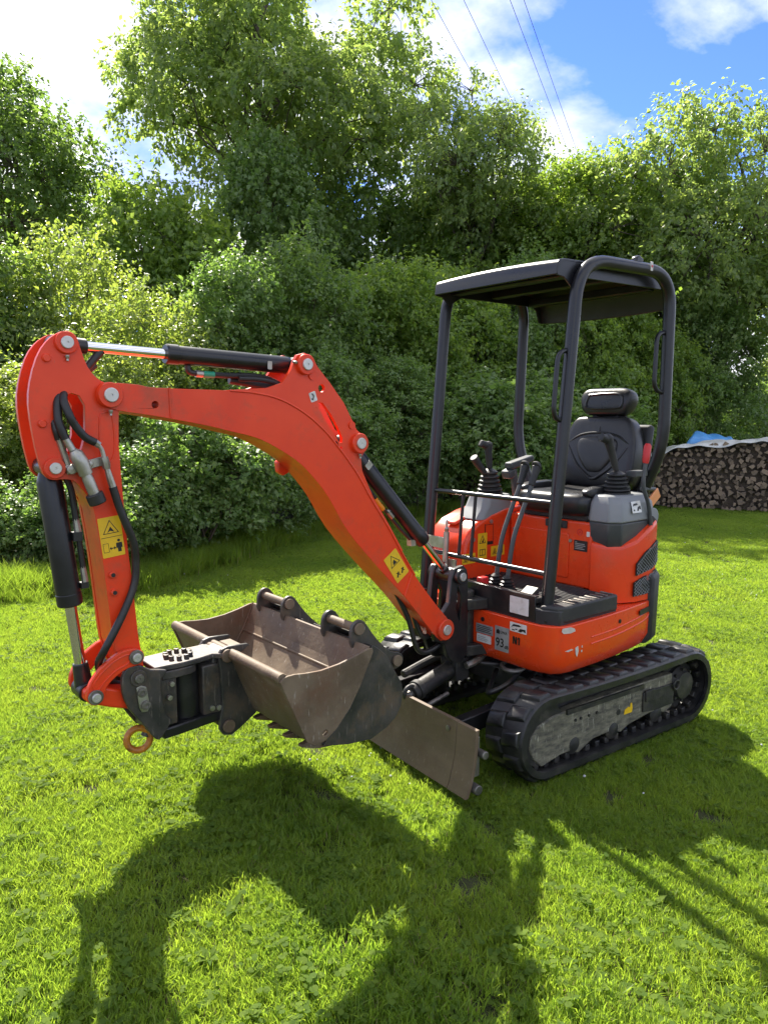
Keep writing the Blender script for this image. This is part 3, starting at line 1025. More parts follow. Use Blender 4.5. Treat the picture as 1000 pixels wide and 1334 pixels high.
def grille(poly):
    """dark mesh set in the side cover, polygon in (x, z)"""
    def yy(x):
        return 0.508 + 0.010 * math.sin(max(0, min(1, (-0.13 - x) / 0.22)) * math.pi) + (0.0 if x > -0.34 else (x + 0.34) * 0.35)
    m = MB()
    m.prism(poly, 0.0, 0.006, lambda u, v, t: (u, yy(u) + t, v))
    g = m.build('grille', 'ink', sc_)
    m = MB()
    xs = [p[0] for p in poly]
    zs_ = [p[1] for p in poly]
    from mathutils.geometry import intersect_point_tri_2d

    def inside(x, z):
        c = False
        for i in range(len(poly)):
            a, b = poly[i], poly[i - 1]
            if (a[1] > z) != (b[1] > z) and x < (b[0] - a[0]) * (z - a[1]) / (b[1] - a[1]) + a[0]:
                c = not c
        return c
    for s in (1, -1):
        c0 = -1.2
        while c0 < 2.0:
            run = []
            x = min(xs)
            while x < max(xs):
                z = c0 + s * x * 0.75
                if inside(x, z):
                    run.append((x, yy(x) + 0.0075, z))
                x += 0.004
            if len(run) > 2:
                m.tube([run[0], run[-1]], 0.0016, 5)
            c0 += 0.019
    m.build('mesh_wire', 'grey_plastic', g, smooth=0)


grille([(-0.150, 0.856), (-0.150, 0.918), (-0.215, 0.972), (-0.345, 1.028), (-0.366, 1.01), (-0.376, 0.905), (-0.30, 0.878)])
grille([(-0.135, 0.745), (-0.137, 0.820), (-0.19, 0.838), (-0.352, 0.868), (-0.362, 0.855), (-0.346, 0.765), (-0.25, 0.747)])

# tank hood on the far side
hp = [(0.372, 0.712), (0.378, 0.90), (0.362, 0.985), (0.325, 1.045), (0.26, 1.09), (0.15, 1.128), (0.02, 1.155), (-0.10, 1.165), (-0.43, 1.165), (-0.43, 0.712)]
hood = MB().xz(hp, -0.235, -0.545).build('tank_hood', 'red_gloss', EX, bevel=0.022, seg=4, smooth=50)
m = MB()
m.prism([(-0.04, -0.13), (0.04, -0.13), (0.05, 0.13), (-0.05, 0.13)], 0, 0.02, lambda u, v, t: (0.19 - v, -0.40 + u, 1.108 + v * -0.32 * -1 * 1.0 * 0 + t + (0.0 - (0.19 - v - 0.19) * 0.32)))
m.build('raised_ridge', 'red_gloss', hood, bevel=0.008)
for x, z in ((0.155, 1.09), (0.30, 1.0), (-0.05, 0.98)):
    MB().lathe([(0.012, 0), (0.012, 0.007), (0.0, 0.008)], (x, -0.235, z), (0, 1, 0), 8).build('bolt', 'zinc', hood)
m = MB()
for x, z, w, h in ((0.375, 0.905, 0.105, 0.058), (0.265, 0.965, 0.075, 0.15), (0.135, 0.925, 0.115, 0.06)):
    f = Face((x - 0.04, -0.2345, z - 0.01), (-1, 0, 0), UP)
    f.plate('warning_label', w, h, 'yellow', hood)
    if h > w:
        f.marks('warning_symbol', [tri_ring(0, 0.032, 0.032, 0.007), [(-0.008, 0.022), (0.01, 0.02), (0.004, 0.045)], rect_ring(-0.024, -0.055, 0.024, -0.018, 0.004), rect(-0.002, -0.055, 0.002, -0.018)], 'ink', hood)
    else:
        f.marks('warning_symbol', [tri_ring(-0.026, -0.006, 0.024, 0.005), [(-0.034, -0.012), (-0.02, -0.014), (-0.026, 0.006)], rect_ring(0.012, -0.017, 0.042, 0.014, 0.004)], 'ink', hood)
f = Face((0.165, -0.2345, 1.02), (-1, 0, 0), UP)
f.marks('lever_diagram', [rect_ring(-0.04, -0.045, 0.03, 0.055, 0.0025), rect(-0.042, -0.05, -0.036, 0.06), rect(-0.04, -0.062, 0.03, -0.046)], 'ink', hood, z=0.0004)

# ---------------------------------------------------------------- control consoles
def joystick(base, top_off, h_bel, parent, tilt, mat='black_plastic', r=0.072):
    b = Vector(base)
    ax = Vector(tilt).normalized()
    prof = [(r * 1.05, 0.0), (r * 1.05, h_bel * 0.10)]
    k = 5
    for i in range(k):
        h0 = h_bel * (0.12 + 0.8 * i / k)
        rr = r * (1.02 - 0.42 * i / k)
        prof += [(rr * 0.86, h0), (rr, h0 + h_bel * 0.06), (rr * 0.99, h0 + h_bel * 0.11), (rr * 0.80, h0 + h_bel * 0.15)]
    prof += [(r * 0.42, h_bel * 0.95), (r * 0.2, h_bel)]
    bel = MB().lathe(prof, b, ax, 28).build('bellows', 'hose_rubber', parent)
    t0 = b + ax * h_bel * 0.95
    d = Vector(top_off)
    m = MB()
    m.tube([t0, t0 + d * 0.25, t0 + d * 0.55, t0 + d * 0.82, t0 + d * 0.95, t0 + d * 1.03], [0.014, 0.019, 0.020, 0.026, 0.027, 0.012], 16)
    m.tube([t0 + d * 0.86, t0 + d * 0.93 + Vector((0.045, -0.008, 0.004)), t0 + d * 0.88 + Vector((0.060, -0.01, -0.004))], [0.024, 0.022, 0.010], 12)
    m.build('joystick', mat, parent, bevel=0.003)


# near console: faceted grey box with darker base
def ring4(x0, x1, y0, y1, z, c=0.05, tl=0.0):
    return [(x1, y0 + c, z), (x1, y1 - c, z + tl), (x1 - c, y1, z + tl), (x0 + c, y1, z + tl), (x0, y1 - c, z), (x0, y0 + c, z), (x0 + c, y0, z), (x1 - c, y0, z)]


m = MB()
m.loft([ring4(-0.40, 0.010, 0.275, 0.490, 1.140, 0.05), ring4(-0.385, -0.002, 0.275, 0.480, 1.235, 0.05), ring4(-0.34, -0.030, 0.285, 0.45, 1.280, 0.045)])
con = m.build('left_console', 'grey_plastic', EX, bevel=0.010, seg=3)
m = MB()
m.loft([ring4(-0.36, -0.03, 0.285, 0.46, 1.005, 0.05), ring4(-0.40, 0.0, 0.278, 0.484, 1.062, 0.05), ring4(-0.40, 0.006, 0.276, 0.488, 1.138, 0.05)])
m.build('console_base', 'dark_grey_plastic', con, bevel=0.006)
joystick((-0.165, 0.365, 1.277), (0.080, -0.012, 0.195), 0.125, con, (0.03, 0, 1))
m = MB()
m.xz([(-0.335, 1.0), (-0.30, 1.0), (-0.295, 1.13), (-0.315, 1.16), (-0.36, 1.13)], 0.489, 0.501)
lvr = m.build('lock_lever', 'black_plastic', con, bevel=0.004)
m = MB()
m.tube(fillet([(-0.300, 0.50, 1.09), (-0.270, 0.50, 1.22), (-0.205, 0.495, 1.33), (-0.225, 0.495, 1.45)], 0.05), 0.011, 10)
m.build('lever_arm', 'dark_grey_plastic', lvr)
m = MB()
m.tube([(-0.224, 0.495, 1.445), (-0.227, 0.495, 1.465), (-0.238, 0.495, 1.535), (-0.240, 0.495, 1.548)], [0.015, 0.019, 0.020, 0.011], 14)
m.build('lever_knob', 'red_plastic', lvr)
m = MB()
m.lathe([(0.05, 0), (0.05, 0.012), (0.03, 0.014)], (-0.335, 0.480, 1.15), (0, 1, 0), 20)
m.build('pivot_cover', 'grey_plastic', con, bevel=0.003)
f = Face((-0.165, 0.4775, 1.215), (-1, 0, 0), (0, -0.25, 1))
f.c += f.n * 0.012
f.plate('logo_sticker', 0.085, 0.062, 'white_label', con)
f.marks('logo', [[(-0.036, 0.002), (-0.024, 0.018), (0.005, 0.02), (0.016, 0.012), (0.0, 0.008), (-0.024, 0.008)], [(0.0, -0.02), (0.01, -0.002), (0.036, 0.006), (0.038, -0.018), (0.024, -0.010), (0.013, -0.022)], rect(-0.03, -0.02, -0.018, -0.012)], 'ink', con)
m = MB()
m.bar((-0.21, 0.42, 1.385), (-0.33, 0.42, 1.385), 0.06, 0.032)
m.tube(fillet([(-0.33, 0.42, 1.385), (-0.42, 0.41, 1.37), (-0.46, 0.39, 1.28)], 0.04), 0.020, 10)
m.tube([(-0.30, 0.43, 1.30), (-0.44, 0.43, 1.29)], 0.012, 8)
m.build('arm_rest', 'dark_grey_plastic', con, bevel=0.008)
m = MB()
m.box((-0.42, 0.44, 1.245), (0.10, 0.012, 0.06), Matrix.Rotation(0.6, 3, 'Y'))
m.build('reflector', 'orange_reflector', con, bevel=0.003)
m = MB()
for k in range(4):
    m.tube([(-0.05 - 0.06 * k, 0.40, 1.01), (-0.06 - 0.06 * k, 0.40, 0.97)], 0.015, 8)
pieces(m, 'console_hose', 'hose_rubber', con)

# far console on the tank hood
m = MB()
m.loft([ring4(-0.08, 0.25, -0.44, -0.24, 1.10, 0.03), ring4(-0.07, 0.19, -0.43, -0.25, 1.17, 0.03), ring4(-0.055, 0.165, -0.42, -0.255, 1.235, 0.03)])
con2 = m.build('right_console', 'grey_plastic', EX, bevel=0.010, seg=3)
joystick((0.06, -0.335, 1.232), (0.02, 0.0, 0.16), 0.155, con2, (0.04, 0, 1))
m = MB()
m.tube([(0.10, -0.34, 1.36), (0.155, -0.35, 1.42), (0.185, -0.35, 1.455)], [0.018, 0.024, 0.026], 12)
m.build('throttle_lever', 'black_plastic', con2, bevel=0.004)
m = MB()
m.bar((-0.06, -0.30, 1.395), (-0.26, -0.30, 1.435), 0.06, 0.04)
m.bar((-0.05, -0.31, 1.34), (-0.10, -0.31, 1.36), 0.07, 0.05)
m.bar((-0.10, -0.30, 1.38), (-0.14, -0.30, 1.20), 0.03, 0.04, (1, 0, 0))
m.build('arm_rest', 'dark_grey_plastic', con2, bevel=0.008)

# ---------------------------------------------------------------- seat
SY = 0.075


def cushion(name, rings, mat, parent, sub=2, label=None):
    return MB().loft(rings).build(name, mat, parent, subsurf=sub, smooth=180, label=label)


def sq(c, u, v, w, h, k=0.82):
    """eight-point rounded rectangle ring"""
    c, u, v = Vector(c), Vector(u), Vector(v)
    return [c + u * (w * a) + v * (h * b) for a, b in ((1, k), (k, 1), (-k, 1), (-1, k), (-1, -k), (-k, -1), (k, -1), (1, -k))]


seat = MB().box((-0.22, SY, 1.15), (0.40, 0.44, 0.05)).build('seat', 'black_plastic', EX, bevel=0.012)
X_, Y_, Z_ = Vector((1, 0, 0)), Vector((0, 1, 0)), Vector((0, 0, 1))
cushion('seat_cushion', [sq((-0.20, SY, z), X_, Y_, a, b, 0.80) for z, a, b in ((1.150, 0.20, 0.21), (1.165, 0.25, 0.245), (1.215, 0.27, 0.257), (1.262, 0.265, 0.252), (1.284, 0.235, 0.222), (1.280, 0.13, 0.12), (1.277, 0.03, 0.03))], 'seat_vinyl', seat)
for s in (1, -1):
    cushion('seat_bolster', [sq((-0.20 + dx, SY + s * 0.212, 1.284), Y_, Z_, a, b) for dx, a, b in ((-0.20, 0.01, 0.008), (-0.18, 0.04, 0.028), (0.0, 0.045, 0.034), (0.16, 0.042, 0.03), (0.215, 0.02, 0.012))], 'seat_vinyl', seat)
tb = Vector((-0.17, 0, 1)).normalized()      # backrest leans back
nb_ = Vector((1, 0, 0.17)).normalized()
B0 = Vector((-0.415, SY, 1.27))
bk = []
for h, w, t in ((0.0, 0.18, 0.02), (0.01, 0.235, 0.055), (0.10, 0.250, 0.065), (0.22, 0.252, 0.06), (0.33, 0.232, 0.055), (0.405, 0.19, 0.05), (0.42, 0.15, 0.03), (0.418, 0.02, 0.01)):
    bk.append(sq(B0 + tb * h, Y_, nb_, w, t, 0.92))
back = cushion('backrest', bk, 'seat_vinyl', seat)
m = MB()
P = lambda y, h, o=0.062: B0 + tb * h + nb_ * o + Y_ * y
m.tube(spline([P(-0.20, 0.24, 0.052), P(-0.12, 0.13), P(-0.03, 0.06, 0.066), P(0.0, 0.05, 0.066), P(0.03, 0.06, 0.066), P(0.12, 0.13), P(0.20, 0.24, 0.052)], 8), 0.008, 10)
m.tube(spline([P(-0.20, 0.26, 0.050), P(-0.12, 0.305, 0.056), P(0, 0.32, 0.058), P(0.12, 0.305, 0.056), P(0.20, 0.26, 0.050)], 8), 0.007, 10)
m.tube([P(0, 0.322, 0.054), P(0, 0.39, 0.034)], 0.010, 10)
m.build('seam_welt', 'seat_vinyl', back)
cushion('backrest_pad', [sq(P(0, h, 0.055), Y_, nb_, w, t, 0.8) for h, w, t in ((0.085, 0.03, 0.008), (0.10, 0.06, 0.018), (0.19, 0.135, 0.022), (0.27, 0.14, 0.018), (0.298, 0.10, 0.008))], 'seat_vinyl', back)
m = MB()
hb = B0 + tb * 0.41
for s in (-1, 1):
    m.cyl(hb + Y_ * 0.07 * s - tb * 0.05, hb + Y_ * 0.07 * s + tb * 0.06, 0.010)
m.box(hb - nb_ * 0.03 - tb * 0.05, (0.02, 0.22, 0.14), Matrix((nb_, Y_, tb)).transposed())
pieces(m, 'headrest_post', 'black_plastic', seat)
hc = B0 + tb * 0.505
head = cushion('headrest', [sq(hc + tb * h, Y_, nb_, w, t, 0.85) for h, w, t in ((-0.078, 0.10, 0.02), (-0.074, 0.145, 0.045), (0.0, 0.178, 0.055), (0.05, 0.172, 0.05), (0.078, 0.14, 0.035), (0.082, 0.08, 0.01))], 'seat_vinyl', seat)
m = MB()
m.tube(spline([hc + Y_ * y + tb * z + nb_ * 0.052 for y, z in ((-0.105, 0.035), (-0.12, -0.025), (-0.08, -0.042), (0.08, -0.042), (0.12, -0.025), (0.105, 0.035), (0, 0.042), (-0.105, 0.035))], 6), 0.007, 8)
m.build('seam_welt', 'seat_vinyl', head)
m = MB()
m.box(B0 + tb * 0.18 - nb_ * 0.085 + Y_ * 0.03, (0.05, 0.46, 0.42), Matrix((nb_, Y_, tb)).transposed())
m.build('seat_back_shell', 'black_plastic', seat, bevel=0.03, seg=4)

# ---------------------------------------------------------------- canopy
cano = empty('canopy'); cano.parent = EX; cano.rotation_euler.z = TH
for s in (1, -1):
    pts = [(0.487, 0.43 * s, 0.715), (0.325, 0.436 * s, 2.425), (-0.40, 0.487 * s, 2.432), (-0.375, 0.503 * s, 1.53), (-0.372, 0.395 * s, 1.27), (-0.372, 0.37 * s, 1.12)]
    hp_ = MB().tube(fillet(pts, [0.20, 0.19, 0.14, 0.05], 10), 0.0315, 20).build('hoop', 'black_satin', cano)
    m = MB()
    m.box((0.487, 0.425 * s, 0.72), (0.10, 0.09, 0.014))
    for k in (-1, 1):
        m.lathe([(0.011, 0), (0.011, 0.01), (0, 0.01)], (0.487 + 0.038 * k, 0.455 * s, 0.727), UP, 6)
    m.build('foot_plate', 'black_satin', hp_, bevel=0.002)
    if s < 0:
        continue
    m = MB()
    m.tube(fillet([(0.372, 0.43 * s, 2.005), (0.455, 0.43 * s, 1.985), (0.478, 0.43 * s, 1.69), (0.402, 0.43 * s, 1.665)], 0.05, 6), 0.012, 12)
    m.build('grab_handle', 'black_satin', hp_)
    m = MB()
    m.tube(fillet([(-0.385, 0.487 * s, 2.13), (-0.295, 0.485 * s, 2.115), (-0.285, 0.487 * s, 1.83), (-0.378, 0.495 * s, 1.81)], 0.05, 6), 0.012, 12)
    m.build('grab_handle', 'black_satin', hp_)
m = MB()
for z in (0.933, 1.277):
    x = 0.487 - (z - 0.715) * 0.0948
    m = MB()
    m.cyl((x, -0.43, z), (x, 0.43, z), 0.0125, None, 14)
    m.build('guard_bar', 'black_satin', cano)
for y in (-0.185, -0.095):
    m = MB()
    m.cyl((0.466, y, 0.933), (0.434, y, 1.277), 0.0095, None, 10)
    m.build('guard_upright', 'black_satin', cano)
m = MB()
m.cyl((0.50, -0.26, 0.80), (0.485, -0.26, 1.06), 0.016)
m.lathe([(0.010, 0), (0.013, 0.02), (0.006, 0.03), (0.008, 0.06), (0.0, 0.08)], (0.485, -0.26, 1.06), UP, 12)
m.box((0.50, -0.34, 1.00), (0.012, 0.15, 0.06))
m.box((0.47, -0.23, 0.85), (0.012, 0.06, 0.12))
m.build('mounting_bracket', 'zinc', cano, bevel=0.002)
# roof: a thin pressed sheet with a front fascia, side skirts and a rear valance
top = [(0.452, 2.343), (0.446, 2.395), (0.430, 2.412), (0.395, 2.420), (0.0, 2.430), (-0.38, 2.430), (-0.455, 2.405), (-0.49, 2.35), (-0.505, 2.262)]
inn = [(-0.493, 2.262), (-0.478, 2.345), (-0.447, 2.393), (-0.375, 2.416), (0.0, 2.416), (0.39, 2.406), (0.42, 2.398), (0.433, 2.385), (0.440, 2.343)]
wid = lambda x: 0.408 + (0.45 - x) * 0.032
m = MB()
nY = 12
rings = []
for k in range(nY + 1):
    a = -1 + 2 * k / nY
    crown = 0.012 * (1 - a * a)
    drop = -0.012 * (1 - a * a)
    rings.append([(x, a * wid(x), z + (crown if z > 2.38 else 0) + (drop if (x < -0.45 and z < 2.30) else 0)) for x, z in top + inn])
m.loft(rings)
roof = m.build('roof', 'black_satin', cano, bevel=0.004, smooth=40)
for s in (1, -1):
    m = MB()
    prof = [(0.448, 2.345), (0.43, 2.405), (0.39, 2.414), (-0.38, 2.424), (-0.45, 2.40), (-0.485, 2.35), (-0.50, 2.265), (-0.47, 2.27), (-0.44, 2.34), (-0.40, 2.36), (0.25, 2.35), (0.34, 2.30), (0.40, 2.34)]
    m.prism(prof, 0, 0.010 * s, lambda u, v, t, s=s: (u, wid(u) * s - t, v - 0.004))
    m.build('roof_skirt', 'black_satin', roof, bevel=0.002)
m = MB()
for x, z, w_ in ((0.30, 2.375, 0.07), (-0.02, 2.385, 0.05), (-0.36, 2.37, 0.06)):
    MB().bar((x, -0.40, z), (x, 0.40, z), w_, 0.045).build('roof_crossbar', 'black_satin', roof, bevel=0.006)
for x, y in ((0.17, 0.16), (-0.16, 0.20)):
    m = MB()
    m.box((x, y, 2.408), (0.14, 0.20, 0.008))
    m.build('roof_panel', 'pale_panel', roof, bevel=0.002)
m = MB()
m.xz([(-0.09, 2.452), (-0.15, 2.455), (-0.16, 2.475), (-0.12, 2.492), (-0.10, 2.482)], 0.44, 0.475)
m.build('lamp_bracket', 'black_satin', cano, bevel=0.006)
f = Face((-0.185, 0.4985, 2.440), (-1, 0, 0), UP)
f.plate('reflective_band', 0.02, 0.045, 'white_label', cano, t=0.004, z0=0.003)
f.marks('red_mark', [circ(0, 0, 0.007, 10)], 'red_plastic', cano, z=0.0075)

# ---------------------------------------------------------------- swing post and boom
sw = [(0.665, 0.86), (0.675, 0.93), (0.70, 0.955), (0.765, 0.945), (0.785, 0.90), (0.80, 0.78), (0.875, 0.70), (0.905, 0.655), (0.89, 0.60), (0.83, 0.575), (0.80, 0.50), (0.765, 0.465), (0.70, 0.455), (0.665, 0.50)]
m = MB()
for y in (0.068, -0.068):
    m.xz(sw, y - 0.014, y + 0.014, [[(0.715, 0.80), (0.74, 0.85), (0.748, 0.74), (0.725, 0.68)]])
m.box((0.685, 0, 0.62), (0.04, 0.13, 0.28))
m.xz([(0.67, 0.50), (0.74, 0.475), (0.77, 0.55), (0.67, 0.62)], -0.06, 0.06)
swing = m.build('swing_post', 'black_paint', EX, bevel=0.005)
m = MB()
m.cyl((0.60, 0, 0.44), (0.60, 0, 0.80), 0.045)
for z in (0.50, 0.74):
    m.xy([(0.66, -0.07), (0.66, 0.07), (0.46, 0.14), (0.46, -0.14)], z - 0.028, z + 0.028)
m.build('swing_bracket', 'grimy_black', EX, bevel=0.006)
m = MB()
m.cyl((0.731, -0.105, 0.905), (0.731, 0.105, 0.905), 0.038, None, 28)
m.build('pin_boss', 'black_paint', swing, bevel=0.004)
MB().cyl((0.731, 0.1, 0.905), (0.731, 0.113, 0.905), 0.021, None, 20).build('pin', 'pin_steel', swing, bevel=0.002)
m = MB()
for k, (y0_, z0_) in enumerate(((0.10, 0.60), (0.12, 0.54), (0.11, 0.50), (0.10, 0.47))):
    m.tube(spline([(0.46, y0_ - 0.20, z0_ + 0.03), (0.60, y0_ - 0.13, z0_), (0.68, y0_ - 0.10, z0_ - 0.015), (0.74, y0_ - 0.10, z0_ + 0.02)], 6), 0.013, 10)
m.tube(spline([(0.62, -0.02, 0.80), (0.80, 0.02, 0.66), (0.92, 0.02, 0.62), (0.98, 0.0, 0.78), (1.08, 0.0, 0.92)], 8), 0.014, 10)
m.tube(spline([(0.62, 0.03, 0.70), (0.82, 0.045, 0.57), (0.96, 0.04, 0.56), (1.02, 0.02, 0.74), (1.12, 0.0, 0.94)], 8), 0.013, 10)
pieces(m, 'swing_hose', 'hose_rubber', swing)
MB().tube(spline([(0.46, 0.02, 0.44), (0.60, 0.08, 0.44), (0.67, 0.08, 0.43)], 6), 0.018, 10).build('fitting', 'zinc', swing)

BOOM = [(0.801, 0.690), (0.795, 0.654), (0.832, 0.605), (0.885, 0.622), (1.079, 0.843), (1.255, 1.02), (1.419, 1.198), (1.521, 1.355), (1.606, 1.453), (1.678, 1.516), (1.779, 1.575), (1.866, 1.613), (1.971, 1.638), (2.065, 1.66), (2.207, 1.686), (2.291, 1.700), (2.395, 1.715),
        (2.452, 1.735), (2.462, 1.764), (2.452, 1.793), (2.417, 1.807), (2.319, 1.803), (2.254, 1.794), (1.967, 1.790), (1.862, 1.783), (1.752, 1.761), (1.638, 1.708), (1.542, 1.638), (1.454, 1.549), (1.363, 1.44), (1.297, 1.339), (1.196, 1.199), (1.108, 1.063), (1.032, 0.954), (0.906, 0.804)]


def resample(poly, n=4):
    P = [Vector((x, 0, z)) for x, z in poly]
    out = []
    L = len(P)
    for i in range(L):
        a, b, c, d = P[i - 1], P[i], P[(i + 1) % L], P[(i + 2) % L]
        for k in range(n):
            t = k / n
            q = 0.5 * ((2 * b) + (c - a) * t + (2 * a - 5 * b + 4 * c - d) * t * t + (3 * b - a - 3 * c + d) * t ** 3)
            out.append((q.x, q.z))
    return out


boom = MB().xz(resample(BOOM, 3), -0.085, 0.085, [circ(2.261, 1.735, 0.013, 14)]).build('boom', 'red_paint', EX, bevel=0.006, seg=2, smooth=30)
EAR = [(1.966, 1.792), (1.807, 1.803), (1.74, 1.824), (1.698, 1.877), (1.684, 1.912), (1.668, 1.936), (1.633, 1.945), (1.593, 1.928), (1.572, 1.893), (1.514, 1.834), (1.44, 1.749), (1.372, 1.635), (1.325, 1.600), (1.316, 1.570), (1.332, 1.538), (1.350, 1.515), (1.344, 1.459), (1.282, 1.338),
       (1.196, 1.215), (1.108, 1.080), (1.115, 1.076), (1.199, 1.2005), (1.300, 1.3405), (1.366, 1.4415), (1.456, 1.5505), (1.544, 1.6395), (1.639, 1.7095), (1.752, 1.7625), (1.862, 1.7845)]
slot = [(1.572, 1.752), (1.548, 1.748), (1.51, 1.706), (1.47, 1.645), (1.448, 1.60), (1.450, 1.583), (1.464, 1.583), (1.49, 1.618), (1.53, 1.67), (1.565, 1.72)]
for s in (1, -1):
    m = MB()
    m.xz(EAR, 0.070 * s, 0.0885 * s, [circ(1.553, 1.807, 0.016, 14), slot, circ(1.455, 1.560, 0.007, 8)])
    m.build('cylinder_bracket', 'red_paint', boom, bevel=0.0025)
m = MB()
m.tube(spline([(x, 0.086, z) for x, z in ((1.967, 1.790), (1.862, 1.783), (1.752, 1.761), (1.638, 1.708), (1.542, 1.638), (1.454, 1.549), (1.363, 1.44), (1.297, 1.339), (1.196, 1.199), (1.108, 1.063), (1.032, 0.954))], 4), 0.0045, 6)
m.tube([(2.207, 0.086, 1.795), (2.204, 0.086, 1.690)], 0.005, 6)
m.tube([(1.05, 0.086, 0.965), (1.095, 0.086, 0.865)], 0.005, 6)
pieces(m, 'weld_bead', 'red_paint', boom)


def hub(x, z, r, parent, y=0.088, t=0.020, pr=0.56, both=True, grease=None, mat='red_paint', pin='pin_steel'):
    for s in ((1, -1) if both else (1,)):
        m = MB()
        m.lathe([(r, 0), (r, t * 0.8), (r * 0.93, t), (0, t)], (x, y * s, z), (0, s, 0), 32)
        h = m.build('pin_hub', mat, parent)
        MB().lathe([(r * pr, 0), (r * pr, 0.006), (r * pr * 0.9, 0.008), (0.004, 0.008), (0.003, 0.005), (0, 0.005)], (x, (y + t) * s, z), (0, s, 0), 28).build('pin', pin, h)
    if grease:
        m = MB()
        m.lathe([(0.007, 0), (0.007, 0.008), (0.004, 0.012), (0.005, 0.018), (0, 0.02)], (x + grease[0], y + t * 0.5, z + grease[1]), (grease[0], 0, grease[1]), 8)
        m.build('grease_nipple', 'zinc', parent)


hub(0.834, 0.654, 0.052, boom, y=0.086, t=0.018, pr=0.5)
hub(1.634, 1.899, 0.041, boom, grease=(0.045, 0.006))
hub(1.364, 1.578, 0.043, boom, grease=(-0.002, -0.046))
hub(2.423, 1.766, 0.043, boom, y=0.088, t=0.022, grease=(0.0, -0.05))
for x, z in ((1.600, 1.855), (1.40, 1.655)):
    MB().lathe([(0.016, 0), (0.016, 0.006), (0, 0.006)], (x, 0.0885, z), (0, 1, 0), 14).build('welded_boss', 'red_paint', boom)
MB().xz([(1.60, 1.455), (1.63, 1.44), (1.655, 1.455), (1.66, 1.50), (1.64, 1.52), (1.60, 1.47)], -0.12, -0.087).build('lamp_guard', 'red_paint', boom, bevel=0.006)
up_ = Vector((0.5, 0, 0.72)).normalized()
rt_ = Vector((0, 1, 0)).cross(up_) * -1
f = Face((1.145, 0.0856, 1.012), rt_ if rt_.x < 0 else -rt_, up_)
f.plate('warning_label', 0.085, 0.145, 'yellow', boom)
f.marks('warning_symbol', [tri_ring(0, 0.026, 0.036, 0.006), [(-0.012, 0.014), (0.012, 0.014), (0.004, 0.036), (-0.006, 0.03)], stroke((-0.026, -0.05), (-0.006, -0.03), 0.008), stroke((0.006, -0.05), (0.026, -0.03), 0.008), stroke((-0.02, -0.028), (-0.004, -0.05), 0.004), stroke((0.014, -0.028), (0.026, -0.048), 0.004)], 'ink', boom)
f = Face((1.596, 0.0888, 1.772), (-1, 0, 0.35), (0.35, 0, 1))
f.plate('hook_label', 0.032, 0.04, 'white_label', boom)
f.marks('hook_symbol', [stroke((-0.002, 0.014), (0.004, 0.002), 0.005), stroke((0.004, 0.002), (-0.006, -0.012), 0.005), stroke((-0.006, -0.012), (-0.011, -0.004), 0.004)], 'ink', boom)

# boom lift cylinder
a, b = Vector((1.364, 0, 1.578)), Vector((0.731, 0, 0.905))
d = (b - a).normalized()
m = MB()
m.lathe([(0.020, 0.02), (0.030, 0.06), (0.038, 0.075), (0.038, 0.60), (0.041, 0.605), (0.041, 0.66), (0.036, 0.672), (0.02, 0.672)], a, d, 32)
m.cyl(a - Y_ * 0.045, a + Y_ * 0.045, 0.034)
bcyl = m.build('boom_cylinder', 'black_satin', EX)
MB().cyl(a + d * 0.665, b, 0.0185, None, 24).build('piston_rod', 'chrome', bcyl)
m = MB()
m.cyl(b - Y_ * 0.05, b + Y_ * 0.05, 0.034)
m.cyl(b - d * 0.05, b, 0.026)
m.build('rod_eye', 'black_paint', bcyl, bevel=0.003)
off = Vector((-d.z, 0, d.x))
if off.z > 0: off = -off
m = MB()
m.tube(spline([a + d * 0.16 + off * 0.045, a + d * 0.30 + off * 0.055, a + d * 0.50 + off * 0.055, a + d * 0.62 + off * 0.045], 6), 0.009, 10)
m.tube(spline([a + d * 0.10 + off * 0.05 + Y_ * 0.02, a + d * 0.25 + off * 0.085, a + d * 0.42 + off * 0.10, a + d * 0.5 + off * 0.14], 6), 0.011, 10)
pieces(m, 'cylinder_hose', 'hose_rubber', bcyl)
m = MB()
m.cyl(a + d * 0.30 + off * 0.062, a + d * 0.37 + off * 0.062, 0.014)
m.build('hose_sleeve', 'amber', bcyl)
m = MB()
m.box(a + d * 0.62 + off * 0.052, (0.03, 0.03, 0.03))
m.cyl(a + d * 0.40 + off * 0.05, a + d * 0.44 + off * 0.05, 0.014)
pieces(m, 'fitting', 'zinc', bcyl)
fcl = Face(a + d * 0.14 + Y_ * 0.0385, d, -off)
fcl.plate('clip', 0.03, 0.035, 'zinc', bcyl, t=0.003)

# arm cylinder on top of the boom
a, b = Vector((1.634, 0, 1.899)), Vector((2.551, 0, 1.932))
d = (b - a).normalized()
m = MB()
m.lathe([(0.020, 0.0), (0.033, 0.02), (0.0345, 0.04), (0.0345, 0.50), (0.0375, 0.502), (0.0375, 0.542), (0.033, 0.548), (0.018, 0.548)], a, d, 32)
m.cyl(a - Y_ * 0.05, a + Y_ * 0.05, 0.033)
acyl = m.build('arm_cylinder', 'black_satin', EX)
MB().cyl(a + d * 0.54, b - d * 0.06, 0.0185, None, 24).build('piston_rod', 'chrome', acyl)
m = MB()
m.cyl(b - Y_ * 0.05, b + Y_ * 0.05, 0.033)
m.cyl(b - d * 0.09, b, 0.026, 0.030)
m.build('rod_eye', 'black_paint', acyl, bevel=0.003)
m = MB()
dn = Vector((0, 0, -1))
m.tube(fillet([a + d * 0.46 + dn * 0.035, a + d * 0.46 + dn * 0.06, a + d * 0.40 + dn * 0.062], 0.02), 0.011, 10)
